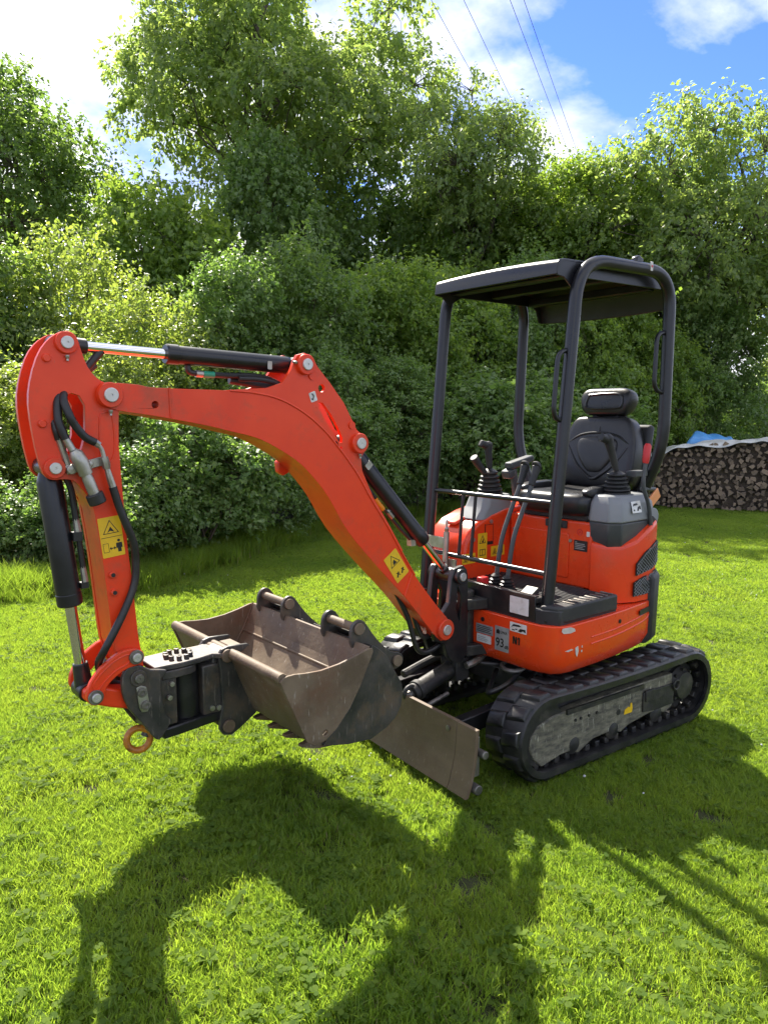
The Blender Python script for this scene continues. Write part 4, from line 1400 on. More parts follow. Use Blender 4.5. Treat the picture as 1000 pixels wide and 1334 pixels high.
m.tube(spline([a + d * 0.41 + dn * 0.062, a + d * 0.30 + dn * 0.060, a + d * 0.15 + dn * 0.055, a + d * 0.05 + dn * 0.085, a + d * 0.0 + dn * 0.10], 8), 0.011, 10)
m.tube(spline([a + d * 0.28 + dn * 0.075 - Y_ * 0.02, a + d * 0.18 + dn * 0.085 - Y_ * 0.01, a + d * 0.08 + dn * 0.10 + Y_ * 0.02, a + d * 0.02 + dn * 0.125], 8), 0.015, 10)
m.tube(spline([a + d * 0.26 + dn * 0.07 + Y_ * 0.02, a + d * 0.16 + dn * 0.07 + Y_ * 0.035, a + d * 0.07 + dn * 0.09 + Y_ * 0.04, a + d * 0.03 + dn * 0.12 + Y_ * 0.03], 8), 0.010, 10)
pieces(m, 'cylinder_hose', 'hose_rubber', acyl)
MB().cyl(a + d * 0.355 + dn * 0.0615, a + d * 0.40 + dn * 0.062, 0.0125).build('hose_tape', 'green_tape', acyl)
MB().cyl(a + d * 0.402 + dn * 0.062, a + d * 0.43 + dn * 0.062, 0.013).build('fitting', 'zinc', acyl)
Face(a + d * 0.13 + Y_ * 0.0345 + dn * 0.01, -d, UP).plate('clip', 0.02, 0.032, 'zinc', acyl, t=0.003)

# ---------------------------------------------------------------- arm
ARM = [(2.579, 1.958), (2.548, 1.970), (2.518, 1.955), (2.504, 1.91), (2.486, 1.858), (2.458, 1.822), (2.428, 1.805), (2.394, 1.785), (2.388, 1.72), (2.394, 1.598), (2.386, 1.382), (2.380, 1.249), (2.368, 1.113), (2.356, 0.918), (2.346, 0.85), (2.340, 0.76), (2.352, 0.732), (2.385, 0.732), (2.415, 0.78),
       (2.444, 0.901), (2.454, 1.027), (2.468, 1.208), (2.487, 1.37), (2.498, 1.41), (2.523, 1.452), (2.55, 1.484), (2.587, 1.490), (2.618, 1.490), (2.643, 1.511), (2.657, 1.568), (2.667, 1.635), (2.675, 1.729), (2.667, 1.801), (2.642, 1.881), (2.612, 1.93)]
SLOT = [(2.542, 1.771), (2.517, 1.763), (2.5, 1.73), (2.505, 1.631), (2.526, 1.563), (2.543, 1.534), (2.562, 1.539), (2.576, 1.61), (2.589, 1.7), (2.588, 1.73), (2.576, 1.756)]
low = [(2.392, 1.56), (2.386, 1.382), (2.380, 1.249), (2.368, 1.113), (2.356, 0.918), (2.348, 0.85), (2.345, 0.78), (2.41, 0.79), (2.442, 0.901), (2.452, 1.027), (2.466, 1.208), (2.485, 1.37), (2.496, 1.41), (2.521, 1.452), (2.52, 1.53)]
m = MB()
m.xz(low, -0.0585, 0.0585)
arm = m.build('arm', 'red_paint', EX, bevel=0.002)
for s in (1, -1):
    MB().xz(resample(ARM, 2), 0.0588 * s, 0.080 * s, [SLOT]).build('arm_plate', 'red_paint', arm, bevel=0.003)
m = MB()
m.xz([(2.394, 1.57), (2.388, 1.68), (2.42, 1.69), (2.45, 1.66), (2.46, 1.57)], -0.058, 0.058)
m.build('cross_plate', 'red_paint', arm, bevel=0.003)
for x, z, r_, t_ in ((2.614, 1.880, 0.013, 0.008), (2.638, 1.672, 0.013, 0.008), (2.438, 1.150, 0.012, 0.008), (2.435, 1.087, 0.012, 0.008)):
    o = MB().lathe([(r_, 0), (r_, t_), (r_ * 0.8, t_ + 0.003), (0, t_ + 0.003)], (x, 0.080, z), (0, 1, 0), 18).build('welded_boss', 'red_paint', arm)
    if z < 1.2:
        MB().lathe([(r_ * 0.62, 0), (r_ * 0.62, 0.001), (0, 0.001)], (x, 0.080 + t_ + 0.003, z), (0, 1, 0), 14).build('threaded_hole', 'ink', o)
m = MB()
ov = [(2.455, 1.69), (2.44, 1.708), (2.425, 1.71), (2.412, 1.695), (2.408, 1.60), (2.42, 1.55), (2.44, 1.54), (2.458, 1.56)]
m.tube([(x, 0.0805, z) for x, z in resample(ov, 3)] + [(ov[0][0], 0.0805, ov[0][1])], 0.003, 6)
m.build('pressed_groove', 'red_paint', arm)
hub(2.551, 1.932, 0.036, arm, y=0.080, t=0.014, grease=(0.0, -0.04))
hub(2.609, 1.528, 0.034, arm, y=0.080, t=0.014, grease=(-0.042, 0.004))
up_ = Vector((0.011, 0, 0.07)).normalized()
f = Face((2.4345, 0.0803, 1.283), (-1, 0, 0.1), Vector((0.15, 0, 1)))
f.plate('warning_label', 0.078, 0.140, 'yellow', arm)
f.marks('warning_symbol', [tri_ring(0, 0.028, 0.032, 0.0045), [(-0.012, 0.016), (-0.002, 0.022), (0.012, 0.016), (0.008, 0.024), (0.0, 0.036), (-0.006, 0.026)], rect(-0.036, -0.001, 0.036, 0.0005),
                           rect_ring(-0.033, -0.052, -0.014, -0.02, 0.0012), stroke((-0.010, -0.040), (0.008, -0.040), 0.003), [(-0.012, -0.040), (-0.006, -0.046), (-0.006, -0.034)], [(0.010, -0.040), (0.004, -0.046), (0.004, -0.034)],
                           circ(0.022, -0.016, 0.005, 10), [(0.012, -0.024), (0.032, -0.024), (0.033, -0.042), (0.028, -0.042), (0.028, -0.056), (0.016, -0.056), (0.016, -0.042), (0.011, -0.042)]], 'ink', arm)
# hydraulic coupling and hoses on the arm
yo = 0.112
m = MB()
m.tube([(2.556, yo, 1.585), (2.548, yo, 1.573), (2.531, yo, 1.54), (2.519, yo, 1.505)], [0.012, 0.023, 0.025, 0.022], 18)
m.tube([(2.521, yo, 1.51), (2.514, yo, 1.49), (2.493, yo, 1.432)], [0.015, 0.0185, 0.0185], 18)
m.cyl((2.575, yo - 0.01, 1.625), (2.556, yo - 0.005, 1.585), 0.012)
m.build('coupling', 'zinc', arm)
MB().cyl((2.497, yo, 1.440), (2.484, yo, 1.405), 0.029, None, 20).build('dust_cap', 'hose_rubber', arm, bevel=0.004)
m = MB()
m.bar((2.575, 0.088, 1.520), (2.445, 0.088, 1.548), 0.012, 0.03)
m.lathe([(0.016, 0), (0.016, 0.014), (0, 0.016)], (2.56, 0.09, 1.522), (0, 1, 0), 12)
m.lathe([(0.012, 0), (0.012, 0.012), (0, 0.014)], (2.50, 0.09, 1.538), (0, 1, 0), 6)
m.build('pipe_clamp', 'zinc', arm, bevel=0.002)
m = MB()
m.tube(fillet([(2.482, yo, 1.607), (2.463, yo, 1.588), (2.456, yo, 1.55)], 0.02), 0.0075, 10)
m.tube([(2.486, yo, 1.611), (2.472, yo, 1.60)], 0.012, 8)
m.tube([(2.458, yo, 1.56), (2.452, yo, 1.535), (2.450, yo, 1.52)], [0.013, 0.014, 0.012], 6)
m.tube([(2.450, yo, 1.525), (2.441, yo, 1.487), (2.432, yo, 1.455)], [0.009, 0.012, 0.012], 8)
m.tube([(2.592, yo - 0.03, 1.63), (2.575, yo - 0.03, 1.57), (2.566, yo - 0.03, 1.535)], 0.011, 8)
pieces(m, 'fitting', 'zinc', arm)
for pts, r_ in (([(2.40, 0.0, 1.93), (2.52, 0.02, 1.80), (2.578, 0.07, 1.76), (2.592, yo - 0.02, 1.70), (2.588, yo - 0.012, 1.66), (2.575, yo - 0.01, 1.622)], 0.014),
                ([(2.43, -0.02, 1.87), (2.53, 0.03, 1.80), (2.570, 0.085, 1.755), (2.562, yo, 1.70), (2.545, yo, 1.665), (2.516, yo, 1.628), (2.484, yo, 1.609)], 0.0135),
                ([(2.56, 0.0, 1.78), (2.600, 0.04, 1.72), (2.600, yo - 0.03, 1.66), (2.592, yo - 0.03, 1.62)], 0.011),
                ([(2.433, yo, 1.458), (2.415, yo, 1.39), (2.393, yo, 1.326), (2.366, yo - 0.01, 1.255), (2.358, yo - 0.02, 1.19), (2.366, yo - 0.02, 1.11), (2.405, yo - 0.01, 1.03), (2.455, yo, 0.95), (2.487, yo - 0.01, 0.89), (2.49, 0.05, 0.83), (2.45, 0.0, 0.75), (2.36, -0.02, 0.70)], 0.0135),
                ([(2.36, -0.04, 1.38), (2.352, -0.03, 1.25), (2.356, -0.03, 1.10), (2.37, -0.06, 0.98)], 0.012)):
    MB().tube(spline(pts, 8), r_, 12).build('hydraulic_hose', 'hose_rubber', arm)

# bucket cylinder in front of the arm
a, b = Vector((2.609, 0, 1.528)), Vector((2.527, 0, 0.735))
d = (b - a).normalized()
m = MB()
m.lathe([(0.022, 0.0), (0.036, 0.035), (0.041, 0.05), (0.041, 0.44), (0.0425, 0.442), (0.0425, 0.480), (0.038, 0.484), (0.018, 0.484)], a, d, 36)
m.cyl(a - Y_ * 0.056, a + Y_ * 0.056, 0.032)
kcyl = m.build('bucket_cylinder', 'black_satin', EX)
MB().cyl(a + d * 0.48, b - d * 0.06, 0.020, None, 24).build('piston_rod', 'chrome', kcyl)
m = MB()
m.cyl(b - Y_ * 0.045, b + Y_ * 0.045, 0.034)
m.cyl(b - d * 0.10, b, 0.026, 0.032)
m.build('rod_eye', 'black_paint', kcyl, bevel=0.003)
sx_ = Vector((d.z, 0, -d.x))
if sx_.x > 0: sx_ = -sx_
m = MB()
m.tube(spline([a + d * 0.0 + sx_ * 0.03 + Y_ * 0.03, a + d * 0.08 + sx_ * 0.055 + Y_ * 0.03, a + d * 0.19 + sx_ * 0.056 + Y_ * 0.03], 6), 0.011, 10)
m.tube([a + d * 0.26 + sx_ * 0.058 + Y_ * 0.02, a + d * 0.36 + sx_ * 0.056 + Y_ * 0.02], 0.010, 10)
m.box(a + d * 0.245 + sx_ * 0.05 + Y_ * 0.03, (0.03, 0.03, 0.03))
m.box(a + d * 0.42 + sx_ * 0.05 + Y_ * 0.02, (0.025, 0.03, 0.02))
pieces(m, 'cylinder_hose', 'hose_rubber', kcyl)
m = MB()
m.tube([a + d * 0.185 + sx_ * 0.056 + Y_ * 0.03, a + d * 0.235 + sx_ * 0.056 + Y_ * 0.03], [0.011, 0.013], 8)
m.tube([a + d * 0.355 + sx_ * 0.056 + Y_ * 0.02, a + d * 0.41 + sx_ * 0.056 + Y_ * 0.02], [0.010, 0.012], 8)
pieces(m, 'fitting', 'zinc', kcyl)

# linkage
LINK = [(2.374, 0.876), (2.350, 0.862), (2.346, 0.836), (2.362, 0.816), (2.404, 0.812), (2.446, 0.793), (2.482, 0.762), (2.497, 0.722), (2.523, 0.703), (2.549, 0.722), (2.552, 0.752), (2.538, 0.79), (2.503, 0.832), (2.448, 0.868), (2.41, 0.880)]
for s in (1, -1):
    lk_ = MB().xz(resample(LINK, 2), 0.083 * s, 0.104 * s).build('guide_link', 'red_paint', EX, bevel=0.004)
    m = MB()
    m.tube([(x, 0.104 * s, z) for x, z in resample([(2.40, 0.862), (2.445, 0.853), (2.495, 0.820), (2.530, 0.778), (2.515, 0.758), (2.49, 0.785), (2.45, 0.815), (2.405, 0.832)], 3)], 0.0035, 6)
    m.build('cast_rib', 'red_paint', lk_)
    hub(2.377, 0.848, 0.026, lk_, y=0.104 * s if s > 0 else -0.104, t=0.010 if s > 0 else -0.010, both=False, mat='worn_steel', pr=0.6)
    hub(2.524, 0.736, 0.026, lk_, y=0.104 * s if s > 0 else -0.104, t=0.010 if s > 0 else -0.010, both=False, mat='worn_steel', pr=0.6)
m = MB()
m.xz([(2.524, 0.700), (2.552, 0.722), (2.550, 0.752), (2.52, 0.768), (2.44, 0.735), (2.36, 0.712), (2.34, 0.682), (2.352, 0.65), (2.39, 0.648), (2.46, 0.672)], -0.055, 0.078)
m.build('bucket_link', 'red_paint', EX, bevel=0.008, seg=3)

# ---------------------------------------------------------------- tilting quick hitch
HP = [(2.428, 0.779), (2.415, 0.806), (2.39, 0.817), (2.354, 0.808), (2.323, 0.787), (2.262, 0.772), (2.285, 0.745), (2.286, 0.685), (2.272, 0.605), (2.252, 0.577), (2.292, 0.522), (2.316, 0.522), (2.363, 0.595), (2.41, 0.663), (2.430, 0.729)]
m = MB()
for y in (0.092, -0.092):
    m.xz(resample(HP, 2), y - 0.010, y + 0.010)
m.box((2.255, 0, 0.645), (0.075, 0.155, 0.19))
m.box((2.29, 0, 0.545), (0.06, 0.17, 0.03))
hit = m.build('quick_hitch', 'dark_steel', EX, bevel=0.004)
m = MB()
m.cyl((2.155, 0, 0.545), (2.160, 0, 0.745), 0.056, None, 36)
m.build('rotator_body', 'black_paint', hit, bevel=0.004)
m = MB()
m.xy([(2.30, 0.075), (2.255, 0.078), (2.19, 0.083), (2.12, 0.075), (2.06, 0.060), (2.035, 0.085), (2.02, 0.085), (2.02, -0.085), (2.06, -0.075), (2.12, -0.075), (2.19, -0.083), (2.255, -0.078), (2.30, -0.075)], 0.762, 0.782)
m.xy([(2.275, 0.080), (2.215, 0.085), (2.16, 0.08), (2.13, 0.06), (2.13, -0.06), (2.215, -0.085), (2.275, -0.08)], 0.728, 0.760)
m.build('rotator_top_plate', 'dark_steel', hit, bevel=0.004)
for k in range(10):
    a_ = 2 * math.pi * k / 10
    m = MB()
    m.lathe([(0.0105, 0), (0.0105, 0.016), (0.006, 0.017), (0.005, 0.010), (0, 0.010)], (2.175 + 0.047 * math.cos(a_), 0.047 * math.sin(a_), 0.782), UP, 8)
    m.build('bolt', 'dark_steel', hit)
m = MB()
m.xy([(2.28, 0.09), (2.21, 0.085), (2.14, 0.075), (2.03, 0.06), (2.03, -0.06), (2.14, -0.075), (2.21, -0.085), (2.28, -0.09)], 0.505, 0.545)
m.build('rotator_base_plate', 'black_paint', hit, bevel=0.006)
m = MB()
m.box((2.062, 0.0, 0.632), (0.085, 0.12, 0.215))
m.xz([(2.055, 0.775), (2.0, 0.79), (1.975, 0.77), (1.975, 0.485), (2.0, 0.465), (2.04, 0.48), (2.06, 0.53)], -0.048, 0.048)
m.build('coupler', 'dark_steel', hit, bevel=0.006)
m = MB()
for x, z in ((2.07, 0.565), (2.04, 0.56)):
    m.lathe([(0.011, 0), (0.011, 0.008), (0, 0.009)], (x, 0.06, z), (0, 1, 0), 10)
m.lathe([(0.010, 0), (0.010, 0.012), (0, 0.013)], (2.242, 0.085, 0.712), (0, 1, 0), 6)
m.lathe([(0.010, 0), (0.010, 0.012), (0, 0.013)], (2.252, 0.085, 0.662), (0, 1, 0), 6)
pieces(m, 'bolt', 'zinc', hit)
hub(2.371, 0.768, 0.030, hit, y=0.102, t=0.008, mat='dark_steel', pr=0.55, pin='worn_steel')
m = MB()
m.xz([(2.382, 0.735), (2.366, 0.741), (2.345, 0.730), (2.334, 0.655), (2.345, 0.638), (2.366, 0.640), (2.374, 0.66)], 0.1025, 0.110)
lkp = m.build('lock_plate', 'zinc', hit, bevel=0.002)
for x, z in ((2.364, 0.715), (2.352, 0.665)):
    MB().lathe([(0.017, 0), (0.017, 0.008), (0.009, 0.009), (0.008, 0.005), (0, 0.005)], (x, 0.110, z), (0, 1, 0), 16).build('bolt', 'worn_steel', lkp)
m = MB()
m.torus((2.342, 0.0, 0.495), (0.25, 1, 0.1), 0.042, 0.013, 32, 12)
m.build('lifting_eye', 'orange_hook', hit)
MB().cyl((2.30, 0, 0.53), (2.315, 0, 0.50), 0.018).build('eye_mount', 'dark_steel', hit)

# ================================================================== THE BUCKETS
GB = tag(empty('grading_bucket', (1.95 * math.cos(TH), 1.95 * math.sin(TH), 0.50)), 'wide rusty brown grading bucket, mouth upward, pinned to the black hitch', 'bucket')
GB.rotation_euler.z = TH
GBM = Matrix.Translation((-1.95, 0, -0.50))


def under(root, M):
    """parts drawn in machine coordinates, hung under a thing's own base point"""
    def f(mb, name, mat, parent=None, **k):
        mb.v = [tuple(M @ Vector(v)) for v in mb.v]
        return mb.build(name, mat, parent or root, rot=0, **k)
    return f


gb = under(GB, GBM)
ye0, ye1 = -0.435, 0.452
outer = [(1.998, 0.762), (1.982, 0.730), (1.94, 0.625), (1.897, 0.525), (1.882, 0.508), (1.862, 0.500), (1.835, 0.500), (1.812, 0.506), (1.764, 0.538), (1.698, 0.604), (1.646, 0.682), (1.612, 0.748), (1.590, 0.800)]
innr = []
for i, (x, z) in enumerate(outer):
    x0, z0 = outer[max(i - 1, 0)]
    x1, z1 = outer[min(i + 1, len(outer) - 1)]
    dx_, dz_ = x1 - x0, z1 - z0
    L_ = math.hypot(dx_, dz_)
    innr.append((x + dz_ / L_ * 0.011, z - dx_ / L_ * 0.011))
sh = gb(MB().xz(outer + innr[::-1], ye0, ye1), 'bucket_shell', 'rusty_steel', bevel=0.0015, smooth=40)
endp = [(2.004, 0.765), (1.992, 0.778), (1.975, 0.782), (1.943, 0.782), (1.90, 0.776), (1.831, 0.771), (1.747, 0.778), (1.675, 0.792), (1.612, 0.808), (1.590, 0.806), (1.586, 0.792), (1.612, 0.742), (1.646, 0.675), (1.698, 0.596), (1.764, 0.529), (1.812, 0.498), (1.862, 0.491), (1.895, 0.512), (1.945, 0.625)]
for y in (ye0, ye1):
    s = 1 if y > 0 else -1
    e = gb(MB().xz(endp, y, y + 0.012 * s, [circ(1.815, 0.528, 0.012, 12)]), 'end_plate', 'rusty_steel', bevel=0.002)
gb(MB().xz([(1.592, 0.812), (1.604, 0.812), (1.640, 0.715), (1.628, 0.705)], ye0 + 0.013, ye1 - 0.001), 'cutting_edge', 'rusty_steel', bevel=0.002)
m = MB()
m.tube([(1.990, ye0, 0.772), (1.990, ye1, 0.772)], 0.020, 16)
gb(m, 'rim_pipe', 'rusty_steel')
m = MB()
m.tube([(1.974, ye0, 0.778), (1.974, ye1, 0.778)], 0.007, 8)
m.tube([(1.654, ye0 + 0.01, 0.690), (1.654, ye1 - 0.005, 0.690)], 0.006, 8)
for y in (ye0 + 0.004, ye1 - 0.003):
    m.tube([(x, y, z + 0.008) for x, z in innr[3:]], 0.005, 6)
m.v = [tuple(GBM @ Vector(v)) for v in m.v]
pieces(m, 'weld_bead', 'rusty_steel', GB, rot=0)
near_ear = [(2.045, 0.775), (2.028, 0.795), (2.00, 0.802), (1.965, 0.800), (1.915, 0.797), (1.905, 0.790), (1.95, 0.765), (1.955, 0.745), (1.915, 0.64), (1.87, 0.52), (1.885, 0.50), (1.96, 0.455), (1.995, 0.438), (2.03, 0.447), (2.047, 0.475), (2.042, 0.52), (2.03, 0.57), (2.034, 0.70)]
for y in (0.068, -0.088):
    gb(MB().xz(near_ear, y - 0.008, y + 0.008), 'ear_plate', 'dark_steel', bevel=0.003)
for x, z in ((2.008, 0.768), (2.010, 0.482)):
    m = MB()
    m.cyl((x, -0.105, z), (x, 0.080, z), 0.019, None, 20)
    m.cyl((x, 0.078, z), (x, 0.090, z), 0.026, None, 20)
    gb(m, 'pin', 'rusty_steel', bevel=0.002)
gb(MB().box((1.945, -0.01, 0.782), (0.05, 0.10, 0.010)), 'ear_gusset', 'rusty_steel', bevel=0.003)


def digging_bucket(name, label, y0, y1, ears, nteeth):
    yc = (y0 + y1) / 2
    B = tag(empty(name, (1.5 * math.cos(TH) - yc * math.sin(TH), 1.5 * math.sin(TH) + yc * math.cos(TH), 0.42)), label, 'bucket', 'narrow digging buckets nested behind the wide one')
    B.rotation_euler.z = TH
    ub = under(B, Matrix.Translation((-1.5, -yc, -0.42)))
    curve = [(1.552, 0.800), (1.525, 0.783), (1.481, 0.745), (1.432, 0.663), (1.398, 0.609), (1.391, 0.561), (1.403, 0.51), (1.430, 0.470), (1.481, 0.438), (1.562, 0.413), (1.677, 0.425), (1.790, 0.452)]
    ins = []
    for i, (x, z) in enumerate(curve):
        x0, z0 = curve[max(i - 1, 0)]
        x1, z1 = curve[min(i + 1, len(curve) - 1)]
        L = math.hypot(x1 - x0, z1 - z0)
        ins.append((x - (z1 - z0) / L * 0.010, z + (x1 - x0) / L * 0.010))
    ub(MB().xz(curve + ins[::-1], y0, y1), 'bucket_shell', 'dark_steel', smooth=40, bevel=0.0015)
    side = curve + [(1.775, 0.472), (1.735, 0.500), (1.66, 0.575), (1.605, 0.675), (1.572, 0.765)]
    for y, s in ((y0, -1), (y1, 1)):
        ub(MB().xz(side, y, y + 0.011 * s), 'side_plate', 'dark_steel', bevel=0.002)
    ear = [(1.60, 0.890), (1.578, 0.896), (1.556, 0.886), (1.535, 0.858), (1.49, 0.80), (1.42, 0.735), (1.375, 0.722), (1.352, 0.70), (1.355, 0.67), (1.385, 0.655), (1.425, 0.66), (1.47, 0.71), (1.55, 0.77), (1.615, 0.790), (1.622, 0.83), (1.618, 0.868)]
    for y in ears:
        ub(MB().xz(resample(ear, 2), y - 0.008, y + 0.008), 'ear_plate', 'dark_steel', bevel=0.002)
    for x, z in ((1.585, 0.862), (1.388, 0.690)):
        m = MB()
        m.cyl((x, ears[0], z), (x, ears[1], z), 0.017, None, 20)
        for y, s in ((ears[0] - 0.008, -1), (ears[1] + 0.008, 1)):
            m.cyl((x, y, z), (x, y + 0.012 * s, z), 0.024, None, 16)
        ub(m, 'pin', 'rusty_steel', bevel=0.002)
    ub(MB().xz([(1.56, 0.826), (1.53, 0.815), (1.49, 0.765), (1.515, 0.775)], ears[0], ears[1]), 'back_plate', 'dark_steel', bevel=0.002)
    for k in range(nteeth):
        y = y0 + 0.025 + (y1 - y0 - 0.05) * k / (nteeth - 1)
        m = MB()
        m.loft([[(1.72, y - 0.022, 0.432), (1.72, y + 0.022, 0.432), (1.72, y + 0.022, 0.470), (1.72, y - 0.022, 0.470)],
                [(1.80, y - 0.022, 0.440), (1.80, y + 0.022, 0.440), (1.80, y + 0.022, 0.478), (1.80, y - 0.022, 0.478)],
                [(1.875, y - 0.012, 0.462), (1.875, y + 0.012, 0.462), (1.875, y + 0.012, 0.472), (1.875, y - 0.012, 0.472)]])
        ub(m, 'tooth', 'rusty_steel', bevel=0.003)


digging_bucket('digging_bucket', 'dark toothed digging bucket nested behind the grading bucket, nearer the dozer blade corner', 0.02, 0.405, (0.168, 0.362), 4)
digging_bucket('digging_bucket', 'narrow dark digging bucket nested behind the far end of the grading bucket', -0.40, -0.09, (-0.352, -0.145), 3)

# ================================================================== VEGETATION
def unit(v):
    return v / np.maximum(np.linalg.norm(v, axis=-1, keepdims=True), 1e-9)


def leaf_mesh(name, pos, u, nrm, L, wd, tint, fold=0.18, curl=0.25):
    """many separate leaves: arrays of base points, directions, normals, lengths, widths"""
    n = len(pos)
    s = unit(np.cross(u, nrm))
    nr = np.cross(s, u)
    L = L[:, None]
    w = wd[:, None]
    v = np.empty((n, 5, 3))
    v[:, 0] = pos
    v[:, 1] = pos + u * L * 0.42 + s * w * 0.5 + nr * w * fold
    v[:, 2] = pos + u * L * 0.50
    v[:, 3] = pos + u * L * 0.42 - s * w * 0.5 + nr * w * fold
    v[:, 4] = pos + u * L * (1 - 0.1 * curl) - nr * L * curl * 0.4
    f = np.array([(0, 1, 2), (0, 2, 3), (1, 4, 2), (2, 4, 3)])
    F = (f[None] + (np.arange(n) * 5)[:, None, None]).reshape(-1, 3)
    me = bpy.data.meshes.new(name)
    me.vertices.add(n * 5)
    me.vertices.foreach_set('co', v.reshape(-1).astype(np.float32))
    me.loops.add(len(F) * 3)
    me.loops.foreach_set('vertex_index', F.reshape(-1).astype(np.int32))
    me.polygons.add(len(F))
    me.polygons.foreach_set('loop_start', (np.arange(len(F)) * 3).astype(np.int32))
    me.polygons.foreach_set('loop_total', np.full(len(F), 3, np.int32))
    at = me.attributes.new('tint', 'FLOAT', 'POINT')
    at.data.foreach_set('value', np.repeat(tint, 5).astype(np.float32))
    me.update(calc_edges=True)
    return me


def crown(name, lobes, n_sprig, per, L, W_, seed, droop=0.25, spread=0.16, depth=0.35, up_bias=0.25, flat=0.6, tint_bias=0.0, shoots=0.05):
    """lobes: list of (centre, (rx, ry, rz)); sprigs of leaves near the lobes' surfaces"""
    rng = np.random.default_rng(seed)
    C_ = np.array([l[0] for l in lobes], float)
    Rr = np.array([l[1] for l in lobes], float)
    wts = Rr.prod(1) ** (2 / 3)
    wts /= wts.sum()
    P_, D_ = [], []
    got = 0
    while got < n_sprig:
        k = n_sprig * 2
        li = rng.choice(len(lobes), k, p=wts)
        d = unit(rng.normal(size=(k, 3)))
        d[:, 2] = np.where((d[:, 2] < -0.2) & (rng.random(k) < up_bias + 0.3), -d[:, 2], d[:, 2])
        rad = 1.0 - np.abs(rng.normal(size=k)) * depth * 0.5 + rng.normal(size=k) * 0.05
        p = C_[li] + d * Rr[li] * np.clip(rad, 0.2, 1.10)[:, None]
        inside = np.zeros(k, bool)
        for j in range(len(lobes)):
            q = (((p - C_[j]) / Rr[j]) ** 2).sum(1)
            inside |= (q < 0.42) & (li != j)
        keep = (~inside | (rng.random(k) < 0.12)) & (p[:, 2] > 0.02)
        P_.append(p[keep]); D_.append(d[keep])
        got += keep.sum()
    p = np.concatenate(P_)[:n_sprig]
    d = np.concatenate(D_)[:n_sprig]
    n = n_sprig * per
    ax = unit(d * 0.7 + rng.normal(size=d.shape) * 0.55 + np.array([0, 0, 0.25 - droop]))
    t = rng.random((n_sprig, per))
    slen = (spread * (0.6 + 0.8 * rng.random(n_sprig)))
    shoot = rng.random(n_sprig) < shoots                # long arching shoots that break the outline
    slen = np.where(shoot, slen * rng.uniform(1.5, 2.4, n_sprig), slen)
    ax = np.where(shoot[:, None], unit(d * 0.8 + rng.normal(size=d.shape) * 0.35 + np.array([0, 0, 0.55])), ax)
    axr = np.repeat(ax, per, 0)
    base = np.repeat(p, per, 0) + axr * (t.reshape(-1) * np.repeat(slen, per))[:, None] * 2 + rng.normal(size=(n, 3)) * spread * 0.22
    side = unit(np.cross(axr, rng.normal(size=(n, 3))))
    u = unit(axr * 0.55 + side * 0.9 + np.array([0, 0, -droop]) + rng.normal(size=(n, 3)) * 0.25)
    nr = unit(rng.normal(size=(n, 3)) * flat + np.array([0, 0, 1.0]) + np.repeat(d, per, 0) * 0.35)
    LL = L * (0.6 + 0.65 * rng.random(n))
    ww = W_ * (0.65 + 0.6 * rng.random(n)) * LL / L
    sp = rng.random(n_sprig)
    tint = np.clip(np.repeat(sp, per) * 0.55 + rng.random(n) * 0.45 + tint_bias, 0, 1)
    return leaf_mesh(name, base, u, nr, LL, ww, tint), p


def lobes_in(center, half, n, r, rng, zmin=0.0, egg=0.0):
    out = []
    for i in range(n):
        while True:
            q = rng.uniform(-1, 1, 3)
            if (q ** 2).sum() < 1:
                break
        q = q / max(np.linalg.norm(q), 1e-6) * (np.linalg.norm(q) ** 0.6)
        sh = 1 - egg * q[2]
        c = np.array(center) + q * np.array(half) * np.array([sh, sh, 1])
        rr = r * rng.uniform(0.5, 1.4)
        out.append((c, (rr, rr, rr * rng.uniform(0.75, 1.0))))
    return out


def branches(root, targets, r0, seed, bend=0.15, seg=6):
    """tapered limbs from the trunk to the given points"""
    rnd = random.Random(seed)
    m = MB()
    for (a, b, ra, rb) in targets:
        a, b = Vector(a), Vector(b)
        L = (b - a).length
        n = max(3, int(L / 0.5))
        pts, rs = [], []
        w = Vector((rnd.uniform(-1, 1), rnd.uniform(-1, 1), rnd.uniform(0, 1))) * L * bend
        for k in range(n + 1):
            t = k / n
            pts.append(a.lerp(b, t) + w * math.sin(math.pi * t) + Vector((rnd.uniform(-1, 1), rnd.uniform(-1, 1), 0)) * 0.02 * L * (0 < k < n))
            rs.append(ra + (rb - ra) * t)
        m.tube(pts, rs, seg)
    return m


def plant_from(proto, name, label, cat, loc, scale, rz, group):
    root = tag(empty(name, loc), label, cat, group)
    root.rotation_euler.z = rz
    root.scale = scale
    for pn, me in proto:
        o = bpy.data.objects.new(pn, me)
        COL.objects.link(o)
        o.parent = root
    return root


def make_proto(seed, half, nlobe, lr, n_sprig, per, L, W_, mat, **k):
    rng = np.random.default_rng(seed)
    lobes = lobes_in((0, 0, half[2]), (half[0] * 0.72, half[1] * 0.72, half[2] * 0.8), nlobe, lr, rng)
    me, sp = crown('crown', lobes, n_sprig, per, L, W_, seed + 1, **k)
    me.materials.append(MATS[mat])
    rnd = random.Random(seed)
    tg = []
    for i in range(14):
        c = lobes[i % len(lobes)][0]
        b = (rnd.uniform(-0.25, 0.25) * half[0], rnd.uniform(-0.25, 0.25) * half[1], -0.05)
        tg.append((b, tuple(c), 0.022, 0.008))
    idx = np.random.default_rng(seed + 5).choice(len(sp), 160, replace=False)
    for i in idx:
        q = sp[i]
        j = min(range(len(lobes)), key=lambda j: ((lobes[j][0] - q) ** 2).sum())
        tg.append((tuple(lobes[j][0]), tuple(q), 0.006, 0.002))
    bm_ = branches(None, tg, 0.03, seed, 0.12, 5).mesh('stem')
    bm_.materials.append(MATS['bark'])
    return [('crown', me), ('stem', bm_)]


